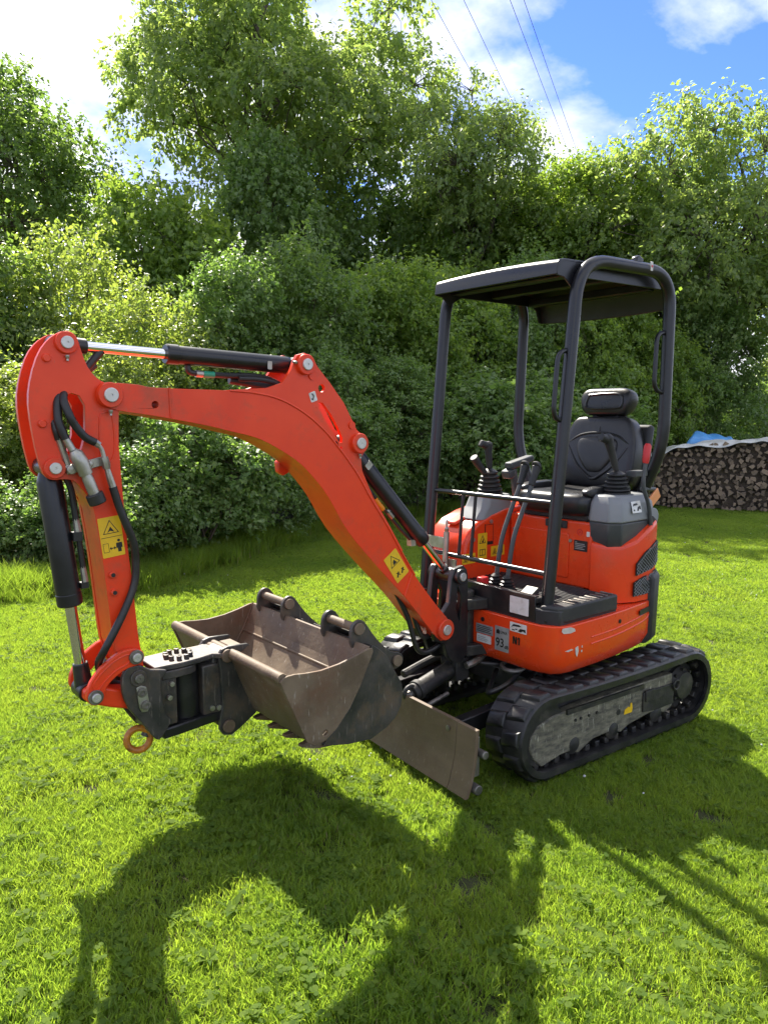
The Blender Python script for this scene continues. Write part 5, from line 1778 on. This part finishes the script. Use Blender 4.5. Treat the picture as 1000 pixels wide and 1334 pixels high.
PR = {
    'bramble': make_proto(11, (0.95, 0.95, 0.85), 26, 0.34, 1550, 16, 0.066, 0.050, 'leaf_bramble', droop=0.30, spread=0.11),
    'dogwood': make_proto(23, (1.15, 1.15, 1.35), 28, 0.42, 1750, 16, 0.064, 0.040, 'leaf_dogwood', droop=0.20, spread=0.14, tint_bias=0.05),
    'hazel': make_proto(37, (1.45, 1.45, 2.1), 40, 0.52, 2800, 16, 0.080, 0.062, 'leaf_hazel', droop=0.25, spread=0.15),
    'ivy': make_proto(51, (1.45, 1.45, 2.1), 40, 0.55, 2950, 16, 0.076, 0.062, 'leaf_bramble', droop=0.35, spread=0.12),
    'scrub': make_proto(63, (1.30, 1.30, 1.9), 34, 0.48, 2500, 16, 0.072, 0.050, 'leaf_dark', droop=0.25, spread=0.15, tint_bias=0.1),
}
SZ = {'bramble': 1.85, 'dogwood': 3.0, 'hazel': 4.5, 'ivy': 4.5, 'scrub': 4.1}
HEDGE = 'shrubs of the overgrown hedge'
hedge = [
    # kind, d, l, height, width factor, rz, name, label
    ('bramble', 6.95, -4.05, 0.95, 0.85, 0.3, 'hedge_bush', 'low leafy bush at the lawn edge, at the left border below the arm'),
    ('bramble', 7.35, -3.15, 1.15, 0.85, 1.4, 'hedge_bush', 'low leafy bush at the lawn edge just left of the black bucket cylinder'),
    ('bramble', 8.15, -2.95, 1.45, 0.95, 2.6, 'hedge_bush', 'leafy bush seen behind the excavator arm and its yellow label'),
    ('bramble', 9.15, -2.35, 1.90, 1.0, 4.0, 'hedge_bush', 'leafy bush beside the long grass, right of the excavator arm'),
    ('ivy', 10.35, -1.75, 2.50, 0.75, 5.2, 'hedge_thicket', 'dense leafy thicket filling the space under the left part of the boom'),
    ('ivy', 11.6, -0.75, 2.80, 0.8, 0.7, 'hedge_thicket', 'dense leafy thicket under the boom bend, in shade'),
    ('ivy', 12.8, 0.35, 2.80, 0.8, 2.2, 'hedge_thicket', 'dense leafy thicket just left of the far canopy post'),
    ('bramble', 13.6, 1.55, 2.50, 1.3, 1.1, 'hedge_bush', 'leafy bush seen between the two front canopy posts'),
    ('bramble', 14.3, 2.75, 2.50, 1.3, 3.3, 'hedge_bush', 'leafy bush seen through the canopy left of the headrest'),
    ('bramble', 15.0, 4.0, 2.40, 1.3, 5.0, 'hedge_bush', 'leafy bush behind the seat and the left end of the wood stack'),
    ('dogwood', 9.3, -5.15, 2.60, 0.95, 0.2, 'hedge_shrub', 'pale sunlit shrub at the left border beside the arm'),
    ('dogwood', 9.9, -4.05, 3.00, 0.95, 1.9, 'hedge_shrub', 'pale sunlit shrub directly behind the top of the arm'),
    ('dogwood', 11.0, -3.45, 3.89, 0.95, 3.6, 'hedge_shrub', 'sunlit shrub above the arm cylinder rod'),
    ('ivy', 12.1, -2.55, 4.37, 0.9, 4.4, 'hedge_thicket', 'tall leafy thicket above the black arm cylinder'),
    ('scrub', 13.3, -1.35, 4.96, 1.0, 1.2, 'hedge_shrub', 'tall dark shrub above the bend of the boom'),
    ('hazel', 14.5, 0.0, 5.19, 0.95, 2.9, 'hedge_shrub', 'mid green shrub rising left of the canopy roof'),
    ('hazel', 15.4, 1.45, 5.31, 0.95, 0.5, 'hedge_shrub', 'mid green shrub seen under the front of the canopy roof'),
    ('ivy', 16.0, 2.95, 5.31, 0.95, 5.5, 'hedge_thicket', 'tall leafy thicket behind the middle of the canopy'),
    ('hazel', 16.3, 4.5, 5.31, 0.9, 4.1, 'hedge_shrub', 'mid green shrub right of the rear canopy post'),
    ('hazel', 16.6, 6.0, 4.25, 0.8, 1.0, 'hedge_shrub', 'lower mid green shrub standing behind the wood stack'),
    ('scrub', 12.0, -6.6, 5.07, 1.0, 2.0, 'hedge_shrub', 'dark shrub at the left border under the left tree'),
    ('dogwood', 12.6, -5.0, 5.07, 1.1, 5.1, 'hedge_shrub', 'large yellow green shrub right below the left tree'),
    ('hazel', 14.2, -3.9, 6.78, 1.0, 0.9, 'hedge_shrub', 'tall mid green shrub below the left half of the big central tree'),
    ('ivy', 15.6, -2.3, 7.55, 1.0, 3.0, 'hedge_thicket', 'tall leafy thicket below the right half of the big central tree'),
    ('scrub', 17.0, -0.4, 7.81, 1.15, 4.7, 'hedge_shrub', 'tall dark shrub between the big tree and the small open tree'),
    ('hazel', 17.6, 1.6, 7.94, 1.1, 1.7, 'hedge_shrub', 'tall mid green shrub below the small open tree'),
    ('hazel', 18.0, 3.7, 8.45, 1.1, 3.9, 'hedge_shrub', 'tall yellow green shrub above the canopy roof'),
    ('hazel', 18.6, 5.6, 7.94, 1.1, 5.9, 'hedge_shrub', 'tall mid green shrub below the big right tree'),
    ('ivy', 17.3, 7.3, 4.6, 0.95, 3.1, 'hedge_thicket', 'leafy thicket behind the right part of the wood stack'),
    ('scrub', 24.0, 9.0, 3.4, 1.3, 0.4, 'hedge_shrub', 'distant dark shrub beyond the blue tarpaulin'),
    ('scrub', 27.0, 13.0, 3.0, 1.6, 2.4, 'hedge_shrub', 'distant shrub at the right border above the wood stack'),
]
for kind, d, l, h, wf, rz, nm, lab in hedge:
    if h > 5.4 and d < 20:          # the rear row stands on farther back, so that the sun clears it
        d, l, h, wf = d * 1.22, l * 1.22, 1.7 + (h - 1.7) * 1.2, wf * 1.18
    s = h / SZ[kind]
    sw_ = wf * (0.75 + 0.25 * s) if kind != 'bramble' else wf * max(0.8, min(1.25, s))
    plant_from(PR[kind], nm, lab, 'shrub', G(d, l), (sw_, sw_, s), rz, HEDGE)


def tree(name, label, d, l, z0, z1, half, mat, seed, n_lobe, lr, n_sprig, per, L, W_, lean=(0, 0), extra=(), r0=0.14, **k):
    q = k.pop('back', 1.35)             # how much farther back than the hedge line it stands
    d, l, z0, z1, half, lr, L, W_, r0 = d * q, l * q, 1.7 + (z0 - 1.7) * q, 1.7 + (z1 - 1.7) * q, half * q, lr * q, L * q, W_ * q, r0 * q
    extra = [(e[0] * q, e[1] * q, 1.7 + (e[2] - 1.7) * q, e[3] * q) for e in extra]
    k['spread'] = k.get('spread', 0.16) * q
    base = G(d, l)
    root = tag(empty(name, base), label, 'tree', 'trees above the hedge')
    rng = np.random.default_rng(seed)
    cz = (z0 + z1) / 2
    c = np.array([lean[0], lean[1], cz])
    lobes = lobes_in(c, (half * 0.78, half * 0.78, (z1 - z0) / 2 * 0.85), n_lobe, lr, rng, egg=0.25)
    for e in extra:
        v = FH * e[0] + RH * e[1]
        lobes.append((np.array([v.x, v.y, e[2]]), (e[3], e[3], e[3] * 0.8)))
    me, sp = crown('crown', lobes, n_sprig, per, L, W_, seed + 1, shoots=0.0, **k)
    me.materials.append(MATS[mat])
    o = bpy.data.objects.new('crown', me)
    COL.objects.link(o)
    o.parent = root
    fork = Vector((lean[0] * 0.4, lean[1] * 0.4, z0 * 0.75 + 0.3))
    tg = [((0, 0, -0.1), fork, r0, r0 * 0.7), (fork, (lean[0], lean[1], z1 - 0.8), r0 * 0.7, 0.02)]
    rnd = random.Random(seed)
    for cc, rr in lobes:
        t = rnd.uniform(0.0, 0.75)
        a = fork.lerp(Vector((lean[0], lean[1], z1 - 0.8)), t)
        tg.append((a, tuple(cc), r0 * 0.22 * (1 - 0.5 * t), 0.010))
    idx = rng.choice(len(sp), min(420, len(sp)), replace=False)
    for i in idx:
        q = sp[i]
        j = min(range(len(lobes)), key=lambda j: ((np.array(lobes[j][0]) - q) ** 2).sum())
        tg.append((tuple(lobes[j][0]), tuple(q), 0.011, 0.003))
    branches(None, tg, r0, seed, 0.17, 6).build('trunk', 'bark', root, rot=0)
    return root


tree('broadleaf_tree', 'biggest tree, with drooping leaves, rising to the top above the boom', 15.8, -2.1, 5.4, 10.9, 2.9, 'leaf_walnut', 101, 40, 0.76, 4200, 15, 0.125, 0.066,
     back=1.36, r0=0.17, droop=0.55, spread=0.17, extra=((0, -2.6, 7.6, 0.7), (0.2, -2.9, 8.5, 0.6), (0, 2.2, 9.6, 0.8), (0, 2.7, 8.2, 0.7), (0, 2.6, 7.0, 0.8)))
tree('broadleaf_tree', 'round dark leaved tree at the left border above the hedge', 14.2, -6.9, 4.2, 7.7, 2.0, 'leaf_dark', 111, 28, 0.68, 2400, 15, 0.085, 0.065,
     droop=0.30, spread=0.16, extra=((0, 1.6, 5.6, 0.6), (0.3, -0.6, 7.5, 0.5), (0, 1.1, 6.4, 0.6)))
tree('broadleaf_tree', 'small open tree between the biggest tree and the overhead wires', 16.8, 1.75, 5.4, 8.4, 1.45, 'leaf_walnut', 121, 22, 0.58, 1600, 15, 0.105, 0.055,
     back=1.16, droop=0.6, spread=0.20, extra=((0, 1.0, 7.8, 0.45), (0, -0.9, 7.9, 0.5), (0, 0.1, 8.5, 0.4)), r0=0.10)
tree('broadleaf_tree', 'yellow green tree above the front of the canopy roof', 17.2, 4.5, 4.4, 6.9, 1.8, 'leaf_hazel', 131, 24, 0.62, 1900, 15, 0.09, 0.065,
     back=1.16, droop=0.35, spread=0.18, extra=((0, -1.5, 5.9, 0.6), (0, 1.6, 6.4, 0.6)), r0=0.10)
tree('broadleaf_tree', 'large dark tree overhanging the wood stack at the right', 15.6, 6.9, 3.2, 7.7, 2.4, 'leaf_walnut', 141, 36, 0.74, 3500, 15, 0.105, 0.062,
     back=1.16, r0=0.16, droop=0.55, spread=0.19, extra=((-0.4, 1.4, 3.3, 0.6), (-0.4, 1.2, 4.2, 0.7), (0, -1.9, 6.4, 0.7), (0, -2.3, 5.4, 0.8), (-0.3, 0.6, 3.7, 0.7), (0.4, -0.9, 7.6, 0.55)))
tree('broadleaf_tree', 'narrow dark leafy tree within the right hand trees', 16.4, 6.1, 4.2, 7.0, 0.7, 'leaf_dark', 151, 12, 0.5, 1100, 10, 0.08, 0.06, back=1.16, droop=0.3, spread=0.13, r0=0.12)
tree('broadleaf_tree', 'slim tree at the right border behind the overhanging branches', 17.5, 9.3, 3.0, 8.0, 1.7, 'leaf_dark', 161, 20, 0.6, 1500, 10, 0.10, 0.06, droop=0.5, spread=0.18, r0=0.12)
tree('broadleaf_tree', 'far bright yellow green tree at the right border above the wood stack', 23.0, 11.6, 1.2, 3.3, 1.2, 'leaf_bright', 171, 14, 0.5, 900, 10, 0.12, 0.08, droop=0.4, spread=0.18, r0=0.08)

# ------------------------------------------------------------------ grass
def blade_patch(name, n, size, hmin, hmax, wd, seed, bend=0.5, clover=0, mat='grass_blade', lean=0.35, straw=0.07):
    rng = np.random.default_rng(seed)
    # blades grow in small tufts
    tn = max(4, n // 5)
    tx = rng.uniform(-size / 2, size / 2, (tn, 2))
    ti = rng.integers(0, tn, n)
    p = np.zeros((n, 3))
    p[:, :2] = tx[ti] + rng.normal(size=(n, 2)) * 0.012
    tl = rng.normal(size=(tn, 2)) * lean * 0.7
    h = rng.uniform(hmin, hmax, n) * (0.75 + 0.5 * rng.random(tn)[ti])
    ln = tl[ti] + rng.normal(size=(n, 2)) * lean
    az = rng.uniform(0, 2 * math.pi, n)
    s = np.stack([np.cos(az), np.sin(az), np.zeros(n)], 1) * (wd * rng.uniform(0.6, 1.2, n) * 0.5)[:, None]
    top = p + np.concatenate([ln * h[:, None], h[:, None]], 1) * np.array([1, 1, 0.9])
    mid = p + np.concatenate([ln * h[:, None] * (0.5 - 0.25 * bend), h[:, None] * 0.55], 1)
    v = np.empty((n, 5, 3))
    v[:, 0] = p - s; v[:, 1] = p + s; v[:, 2] = mid - s * 0.85; v[:, 3] = mid + s * 0.85; v[:, 4] = top
    f3 = np.array([(0, 1, 3), (0, 3, 2), (2, 3, 4)])
    F = (f3[None] + (np.arange(n) * 5)[:, None, None]).reshape(-1, 3)
    tint = np.repeat(np.clip(0.15 + 0.4 * rng.random(tn)[ti] + 0.4 * rng.random(n), 0, 1), 5)
    V = v.reshape(-1, 3)
    mi = np.repeat(np.where((rng.random(n) < straw) & (h < hmin + 0.6 * (hmax - hmin)), 2, 0), 3).astype(np.int32)
    if clover:
        c = rng.uniform(-size / 2, size / 2, (clover, 2))
        cv, cf, ct = [], [], []
        o = len(V)
        for k in range(clover):
            z = rng.uniform(0.012, 0.035)
            for j in range(3):
                a = rng.uniform(0, 2) + j * 2.094
                r = rng.uniform(0.006, 0.011)
                cx, cy = c[k, 0] + math.cos(a) * r, c[k, 1] + math.sin(a) * r
                tl_ = rng.uniform(-0.3, 0.3, 2)
                b = len(cv)
                for q in range(6):
                    b2 = q / 6 * 6.283
                    dx_, dy_ = math.cos(b2) * r * 0.95, math.sin(b2) * r * 0.95
                    cv.append((cx + dx_, cy + dy_, z + dx_ * tl_[0] + dy_ * tl_[1]))
                cf += [(o + b, o + b + q, o + b + q + 1) for q in range(1, 5)]
                ct += [rng.uniform(0.2, 1)] * 6
        V = np.concatenate([V, np.array(cv)])
        F = np.concatenate([F, np.array(cf)])
        tint = np.concatenate([tint, np.array(ct)])
        mi = np.concatenate([mi, np.ones(len(cf), np.int32)])
    me = bpy.data.meshes.new(name)
    me.vertices.add(len(V))
    me.vertices.foreach_set('co', V.reshape(-1).astype(np.float32))
    me.loops.add(len(F) * 3)
    me.loops.foreach_set('vertex_index', F.reshape(-1).astype(np.int32))
    me.polygons.add(len(F))
    me.polygons.foreach_set('loop_start', (np.arange(len(F)) * 3).astype(np.int32))
    me.polygons.foreach_set('loop_total', np.full(len(F), 3, np.int32))
    me.polygons.foreach_set('material_index', mi)
    me.attributes.new('tint', 'FLOAT', 'POINT').data.foreach_set('value', tint.astype(np.float32))
    me.materials.append(MATS[mat])
    me.materials.append(MATS['clover'])
    me.materials.append(MATS['straw'])
    me.update(calc_edges=True)
    o = bpy.data.objects.new(name, me)
    return o


def scatter(name, label, cat, patches, pts, seed, smin=0.85, smax=1.2):
    """one ground-cover object: turf patches instanced on scattered points"""
    rng = np.random.default_rng(seed)
    colp = bpy.data.collections.new(name + '_patches')
    for p in patches:
        colp.objects.link(p)
    me = bpy.data.meshes.new(name)
    me.vertices.add(len(pts))
    me.vertices.foreach_set('co', np.asarray(pts, np.float32).reshape(-1))
    rz = np.zeros((len(pts), 3), np.float32)
    rz[:, 2] = rng.uniform(0, 6.283, len(pts))
    me.attributes.new('rot', 'FLOAT_VECTOR', 'POINT').data.foreach_set('vector', rz.reshape(-1))
    me.attributes.new('scl', 'FLOAT', 'POINT').data.foreach_set('value', rng.uniform(smin, smax, len(pts)).astype(np.float32))
    me.attributes.new('pick', 'INT', 'POINT').data.foreach_set('value', rng.integers(0, len(patches), len(pts)).astype(np.int32))
    o = bpy.data.objects.new(name, me)
    COL.objects.link(o)
    ng = bpy.data.node_groups.new(name, 'GeometryNodeTree')
    ng.interface.new_socket('Geometry', in_out='INPUT', socket_type='NodeSocketGeometry')
    ng.interface.new_socket('Geometry', in_out='OUTPUT', socket_type='NodeSocketGeometry')
    gi = ng.nodes.new('NodeGroupInput')
    go = ng.nodes.new('NodeGroupOutput')
    ci = ng.nodes.new('GeometryNodeCollectionInfo')
    ci.inputs['Collection'].default_value = colp
    ci.inputs['Separate Children'].default_value = True
    ci.inputs['Reset Children'].default_value = True
    ip = ng.nodes.new('GeometryNodeInstanceOnPoints')
    ip.inputs['Pick Instance'].default_value = True

    def attr(nm, ty):
        a = ng.nodes.new('GeometryNodeInputNamedAttribute')
        a.data_type = ty
        a.inputs['Name'].default_value = nm
        return a.outputs['Attribute']
    e2r = ng.nodes.new('FunctionNodeEulerToRotation')
    lk(ng, attr('rot', 'FLOAT_VECTOR'), e2r.inputs[0])
    lk(ng, gi.outputs[0], ip.inputs['Points'])
    lk(ng, ci.outputs[0], ip.inputs['Instance'])
    lk(ng, attr('pick', 'INT'), ip.inputs['Instance Index'])
    lk(ng, e2r.outputs[0], ip.inputs['Rotation'])
    lk(ng, attr('scl', 'FLOAT'), ip.inputs['Scale'])
    lk(ng, ip.outputs[0], go.inputs[0])
    md = o.modifiers.new('scatter', 'NODES')
    md.node_group = ng
    return tag(o, label, cat, kind='stuff')


EDGE = [(3.0, -5.6), (5.0, -3.7), (5.7, -3.25), (6.6, -2.75), (8.4, -2.1), (10.9, -1.0), (12.2, 0.1), (13.2, 1.6), (14.0, 3.0), (14.8, 4.6), (14.4, 6.5), (14.2, 12.0)]


def edge_l(d):
    """left limit of the lawn at distance d (None beyond the far corner)"""
    for (d0, l0), (d1, l1) in zip(EDGE, EDGE[1:]):
        if d0 <= d <= d1:
            return l0 + (l1 - l0) * (d - d0) / (d1 - d0)
    return -50.0 if d < 3 else 50.0


rng = np.random.default_rng(5)
near, far, longg = [], [], []
step = 0.21
d = 1.2
while d < 6.6:
    l = -0.62 * d - 0.6
    while l < 0.62 * d + 0.6:
        if l > edge_l(d) - 0.2:
            q = G(d + rng.uniform(-0.09, 0.09), l + rng.uniform(-0.09, 0.09), 0.0)
            near.append(tuple(q))
        l += step
    d += step
step = 0.27
while d < 16:
    l = max(-0.62 * d - 0.6, edge_l(d) - 0.3)
    while l < 0.62 * d + 0.6:
        q = G(d + rng.uniform(-0.1, 0.1), l + rng.uniform(-0.1, 0.1), 0.0)
        far.append(tuple(q))
        l += step
    d += step
for i in range(420):
    d = rng.uniform(4.6, 10.2)
    e = edge_l(d)
    q = G(d + rng.normal() * 0.12, e + rng.uniform(-0.55, 0.12), 0)
    longg.append(tuple(q))
for i in range(70):
    d = rng.uniform(10.2, 14.2)
    longg.append(tuple(G(d, edge_l(d) + rng.uniform(-0.4, 0.05), 0)))
pn = [blade_patch('turf', 2900, 0.30, 0.012, 0.042, 0.0036, 300 + i, clover=(26, 8, 70, 0, 18)[i]) for i in range(5)]
pf = [blade_patch('turf_far', 1700, 0.36, 0.014, 0.042, 0.0055, 320 + i, clover=(10, 30, 0)[i]) for i in range(3)]
pg = [blade_patch('long_grass', 420, 0.30, 0.09, 0.26, 0.0055, 340 + i, mat='grass_long', lean=0.30, bend=0.9) for i in range(3)]
scatter('grass', 'short sunlit lawn grass around the excavator', 'grass', pn, near, 1)
scatter('grass', 'short lawn grass farther back towards the hedge and the wood stack', 'grass', pf, far, 2)
scatter('long_grass', 'long unmown grass along the foot of the hedge', 'grass', pg, longg, 3, 0.6, 1.25)

# broad-leaved weeds: flat rosettes of plantain and dandelion
rg = np.random.default_rng(77)
P_, U_, N_, L_, W2, T_ = [], [], [], [], [], []
for i in range(170):
    d = 1.9 + rg.random() ** 1.4 * 6.5
    l = rg.uniform(-0.6, 0.6) * d
    if l < edge_l(d):
        continue
    c = G(d, l, 0.012)
    k = rg.integers(4, 9)
    a0 = rg.uniform(0, 6.28)
    for j in range(k):
        a = a0 + j * 6.283 / k + rg.normal() * 0.25
        P_.append(tuple(c)); U_.append((math.cos(a), math.sin(a), rg.uniform(0.15, 0.75))); N_.append((0, 0, 1))
        L_.append(rg.uniform(0.03, 0.075)); W2.append(rg.uniform(0.012, 0.028)); T_.append(rg.uniform(0.1, 0.9))
wm = leaf_mesh('weed_rosettes', np.array(P_), unit(np.array(U_)), np.array(N_, float), np.array(L_), np.array(W2), np.array(T_))
wm.materials.append(MATS['clover'])
wr_ = bpy.data.objects.new('weed_rosettes', wm)
COL.objects.link(wr_)
tag(wr_, 'flat leafy weed rosettes growing in the lawn', 'weeds', kind='stuff')

# small white clover and daisy heads in the grass
m = MB()
rnd = random.Random(8)
spots = [(4.05, -0.75, 0.22, 9), (3.95, -0.05, 0.30, 10), (3.35, 0.0, 0.2, 5), (4.0, 1.15, 0.25, 4), (3.7, 1.7, 0.3, 6), (7.5, 3.1, 0.8, 14), (9.5, 4.0, 1.0, 16), (3.6, -1.1, 0.3, 4), (8.5, 1.2, 1.2, 8)]
for d, l, sp_, n in spots:
    for i in range(n):
        q = G(d + rnd.gauss(0, sp_), l + rnd.gauss(0, sp_), rnd.uniform(0.035, 0.055))
        r = rnd.uniform(0.004, 0.007)
        m.lathe([(r * 0.5, -r * 0.6), (r, -r * 0.2), (r, r * 0.3), (r * 0.5, r * 0.8), (0, r * 0.9)], q, (rnd.uniform(-0.3, 0.3), rnd.uniform(-0.3, 0.3), 1), 7)
tag(m.build('clover_flowers', 'petal'), 'tiny white clover flowers scattered in the lawn', 'flowers', kind='stuff')

# ------------------------------------------------------------------ wood stack and tarpaulins
A0, A1 = G(14.15, 4.6), G(12.75, 7.5)
wd_dir = (A1 - A0).normalized()
out_dir = Vector((wd_dir.y, -wd_dir.x, 0))
if out_dir.dot(FH) > 0:
    out_dir = -out_dir
ST = tag(empty('wood_stack', A0), 'long stack of split firewood under a white tarpaulin at the lawn end', 'wood stack')
LOGS = []
rnd = random.Random(4)
for i in range(8):
    m = MB()
    n = rnd.choice((3, 4, 4, 5, 6))
    a0 = rnd.uniform(0, 6.28)
    ring = []
    for k in range(n):
        a = a0 + 6.283 * k / n + rnd.uniform(-0.4, 0.4)
        r = rnd.uniform(0.6, 1.2)
        ring.append((r * math.cos(a), r * math.sin(a)))
    m.loft([[(x, 0.0, y) for x, y in ring], [(x * 1.03, -0.02, y * 1.03) for x, y in ring], [(x * 1.02, -0.5, y * 1.02) for x, y in ring]])
    me = m.mesh('log', smooth=20)
    me.materials.append(MATS['log_end'])
    me.materials.append(MATS['log_bark'])
    for p in me.polygons:
        p.material_index = 0 if abs(p.normal.y) > 0.7 else 1
    LOGS.append(me)


def stack_top(x):
    return 0.93 + 0.33 * min(1, max(0, (x - 0.35) / 1.1)) ** 0.8 + 0.03 * math.sin(x * 3)


B3 = Matrix((wd_dir, -out_dir, UP)).transposed().to_4x4()
cnt = 0
x = 0.05
SL = 2.6
row = 0
z = 0.055
while z < 1.33:
    x = 0.05 + (row % 2) * 0.06
    while x < SL and cnt < 298:
        if z < stack_top(x) - 0.03:
            r = rnd.uniform(0.042, 0.076)
            M = Matrix.Translation(Vector((0, 0, z)) + wd_dir * (x + rnd.uniform(-0.045, 0.045)) + UP * rnd.uniform(-0.03, 0.03) + out_dir * (0.02 + rnd.uniform(-0.05, 0.05))) @ Matrix((wd_dir, out_dir, UP)).transposed().to_4x4() @ Matrix.Rotation(rnd.uniform(0, 6.28), 4, 'Y') @ Matrix.Diagonal((r, 1, r * rnd.uniform(0.8, 1.0), 1))
            child('log', LOGS[rnd.randrange(8)], None, ST, M)
            cnt += 1
        x += 0.108
    z += 0.094
    row += 1
m = MB()
vs = []
n = 16
for k in range(n + 1):
    x = 0.02 + (SL - 0.02) * k / n
    for s_ in (-0.14, -0.5):
        for zz_ in (0.02, stack_top(x) - 0.07):
            vs.append(wd_dir * x + out_dir * s_ + UP * zz_)
fs = []
for k in range(n):
    a, b = k * 4, k * 4 + 4
    fs += [(a, b, b + 1, a + 1), (a + 2, a + 3, b + 3, b + 2), (a + 1, b + 1, b + 3, a + 3)]
m.add(vs, fs)
m.build('inner_logs', 'log_bark', ST)


def sheet(name, mat, fn, nu, nv, label, cat, th=0.006):
    m = MB()
    vs = [fn(i / nu, j / nv) for i in range(nu + 1) for j in range(nv + 1)]
    fs = [(i * (nv + 1) + j, (i + 1) * (nv + 1) + j, (i + 1) * (nv + 1) + j + 1, i * (nv + 1) + j + 1) for i in range(nu) for j in range(nv)]
    m.add(vs, fs)
    o = m.build(name, mat, smooth=60)
    so = o.modifiers.new('thick', 'SOLIDIFY')
    so.thickness = th
    return tag(o, label, cat)


def white(u, v):
    x = -0.12 + u * (SL + 0.15)
    h = stack_top(x) + 0.02
    y = 0.10 - v * 0.80
    lip = 0.0
    if v < 0.16:
        lip = -(0.16 - v) / 0.16 * (0.060 + 0.025 * math.sin(x * 5.1) + 0.015 * math.sin(x * 13))
    if v > 0.9:
        lip = -(v - 0.9) / 0.1 * 0.3
    wr = 0.018 * math.sin(x * 7 + v * 5) + 0.010 * math.sin(x * 17 - v * 9)
    return A0 + wd_dir * x + out_dir * (y + 0.012 * math.sin(x * 11)) + UP * (h + lip + wr)


sheet('white_tarpaulin', 'tarp_white', white, 70, 14, 'dirty white tarpaulin draped along the top of the wood stack', 'tarpaulin')
T0 = G(14.9, 6.0)


def blue(u, v):
    a = u * 0.95
    y = -0.5 + v * 1.0
    prof = 1 - abs(2 * v - 1) ** 3
    e = min(1, min(u, 1 - u) / 0.16)
    h = 1.02 + 0.40 * (e ** 0.6) * (0.55 + 0.45 * prof) * (1 - 0.38 * u) + 0.02 * math.sin(u * 19 + v * 6)
    if v < 0.02 or v > 0.98:
        h -= 0.12
    return T0 + wd_dir * a - out_dir * y + UP * h


sheet('blue_tarpaulin', 'tarp_blue', blue, 40, 16, 'bright blue tarpaulin over a heap behind the wood stack', 'tarpaulin')
HS = tag(empty('firewood_heap', T0), 'dark heap of firewood under the blue tarpaulin', 'wood heap')
m = MB()
for k in range(7):
    for zz_ in range(9):
        a = T0 * 0 + wd_dir * (0.08 + k * 0.128) - out_dir * rnd.uniform(-0.04, 0.04) + UP * (0.06 + zz_ * 0.115)
        m.cyl(a + out_dir * 0.45, a - out_dir * 0.45, 0.062, None, 6)
tag(m.build('logs', 'log_bark', HS, smooth=20), kind='stuff')

# ------------------------------------------------------------------ overhead wires
for i, (x0, x1, y1) in enumerate(((563, 607, 80), (605, 655, 105), (665, 722, 150), (683, 735, 150))):
    zt = (10.0, 10.0, 9.4, 9.4)[i]

    def place(px, py, z):
        vv = (667 - py) / 972.0
        k = (math.sin(PITCH) + math.cos(PITCH) * vv) / (math.cos(PITCH) - math.sin(PITCH) * vv)
        d = (z - 1.704) / k
        return G(d, (px - 500) / 972.0 * d / (math.cos(PITCH) - math.sin(PITCH) * vv), z)
    p0, p1 = place(x0, 0, zt), place(x1, y1, zt)
    dv = (p1 - p0)
    pts = []
    for k in range(25):
        t = -1.2 + k / 24 * 4.6
        pts.append(p0 + dv * t + UP * (0.018 * (t - 0.5) ** 2 * dv.length * 0.2))
    o = MB().tube(pts, 0.0055, 6).build('overhead_wire', 'wire')
    tag(o, ('leftmost of the four overhead wires crossing the sky', 'second overhead wire from the left in the sky', 'third overhead wire from the left in the sky', 'rightmost of the four overhead wires crossing the sky')[i], 'wire', 'overhead wires')
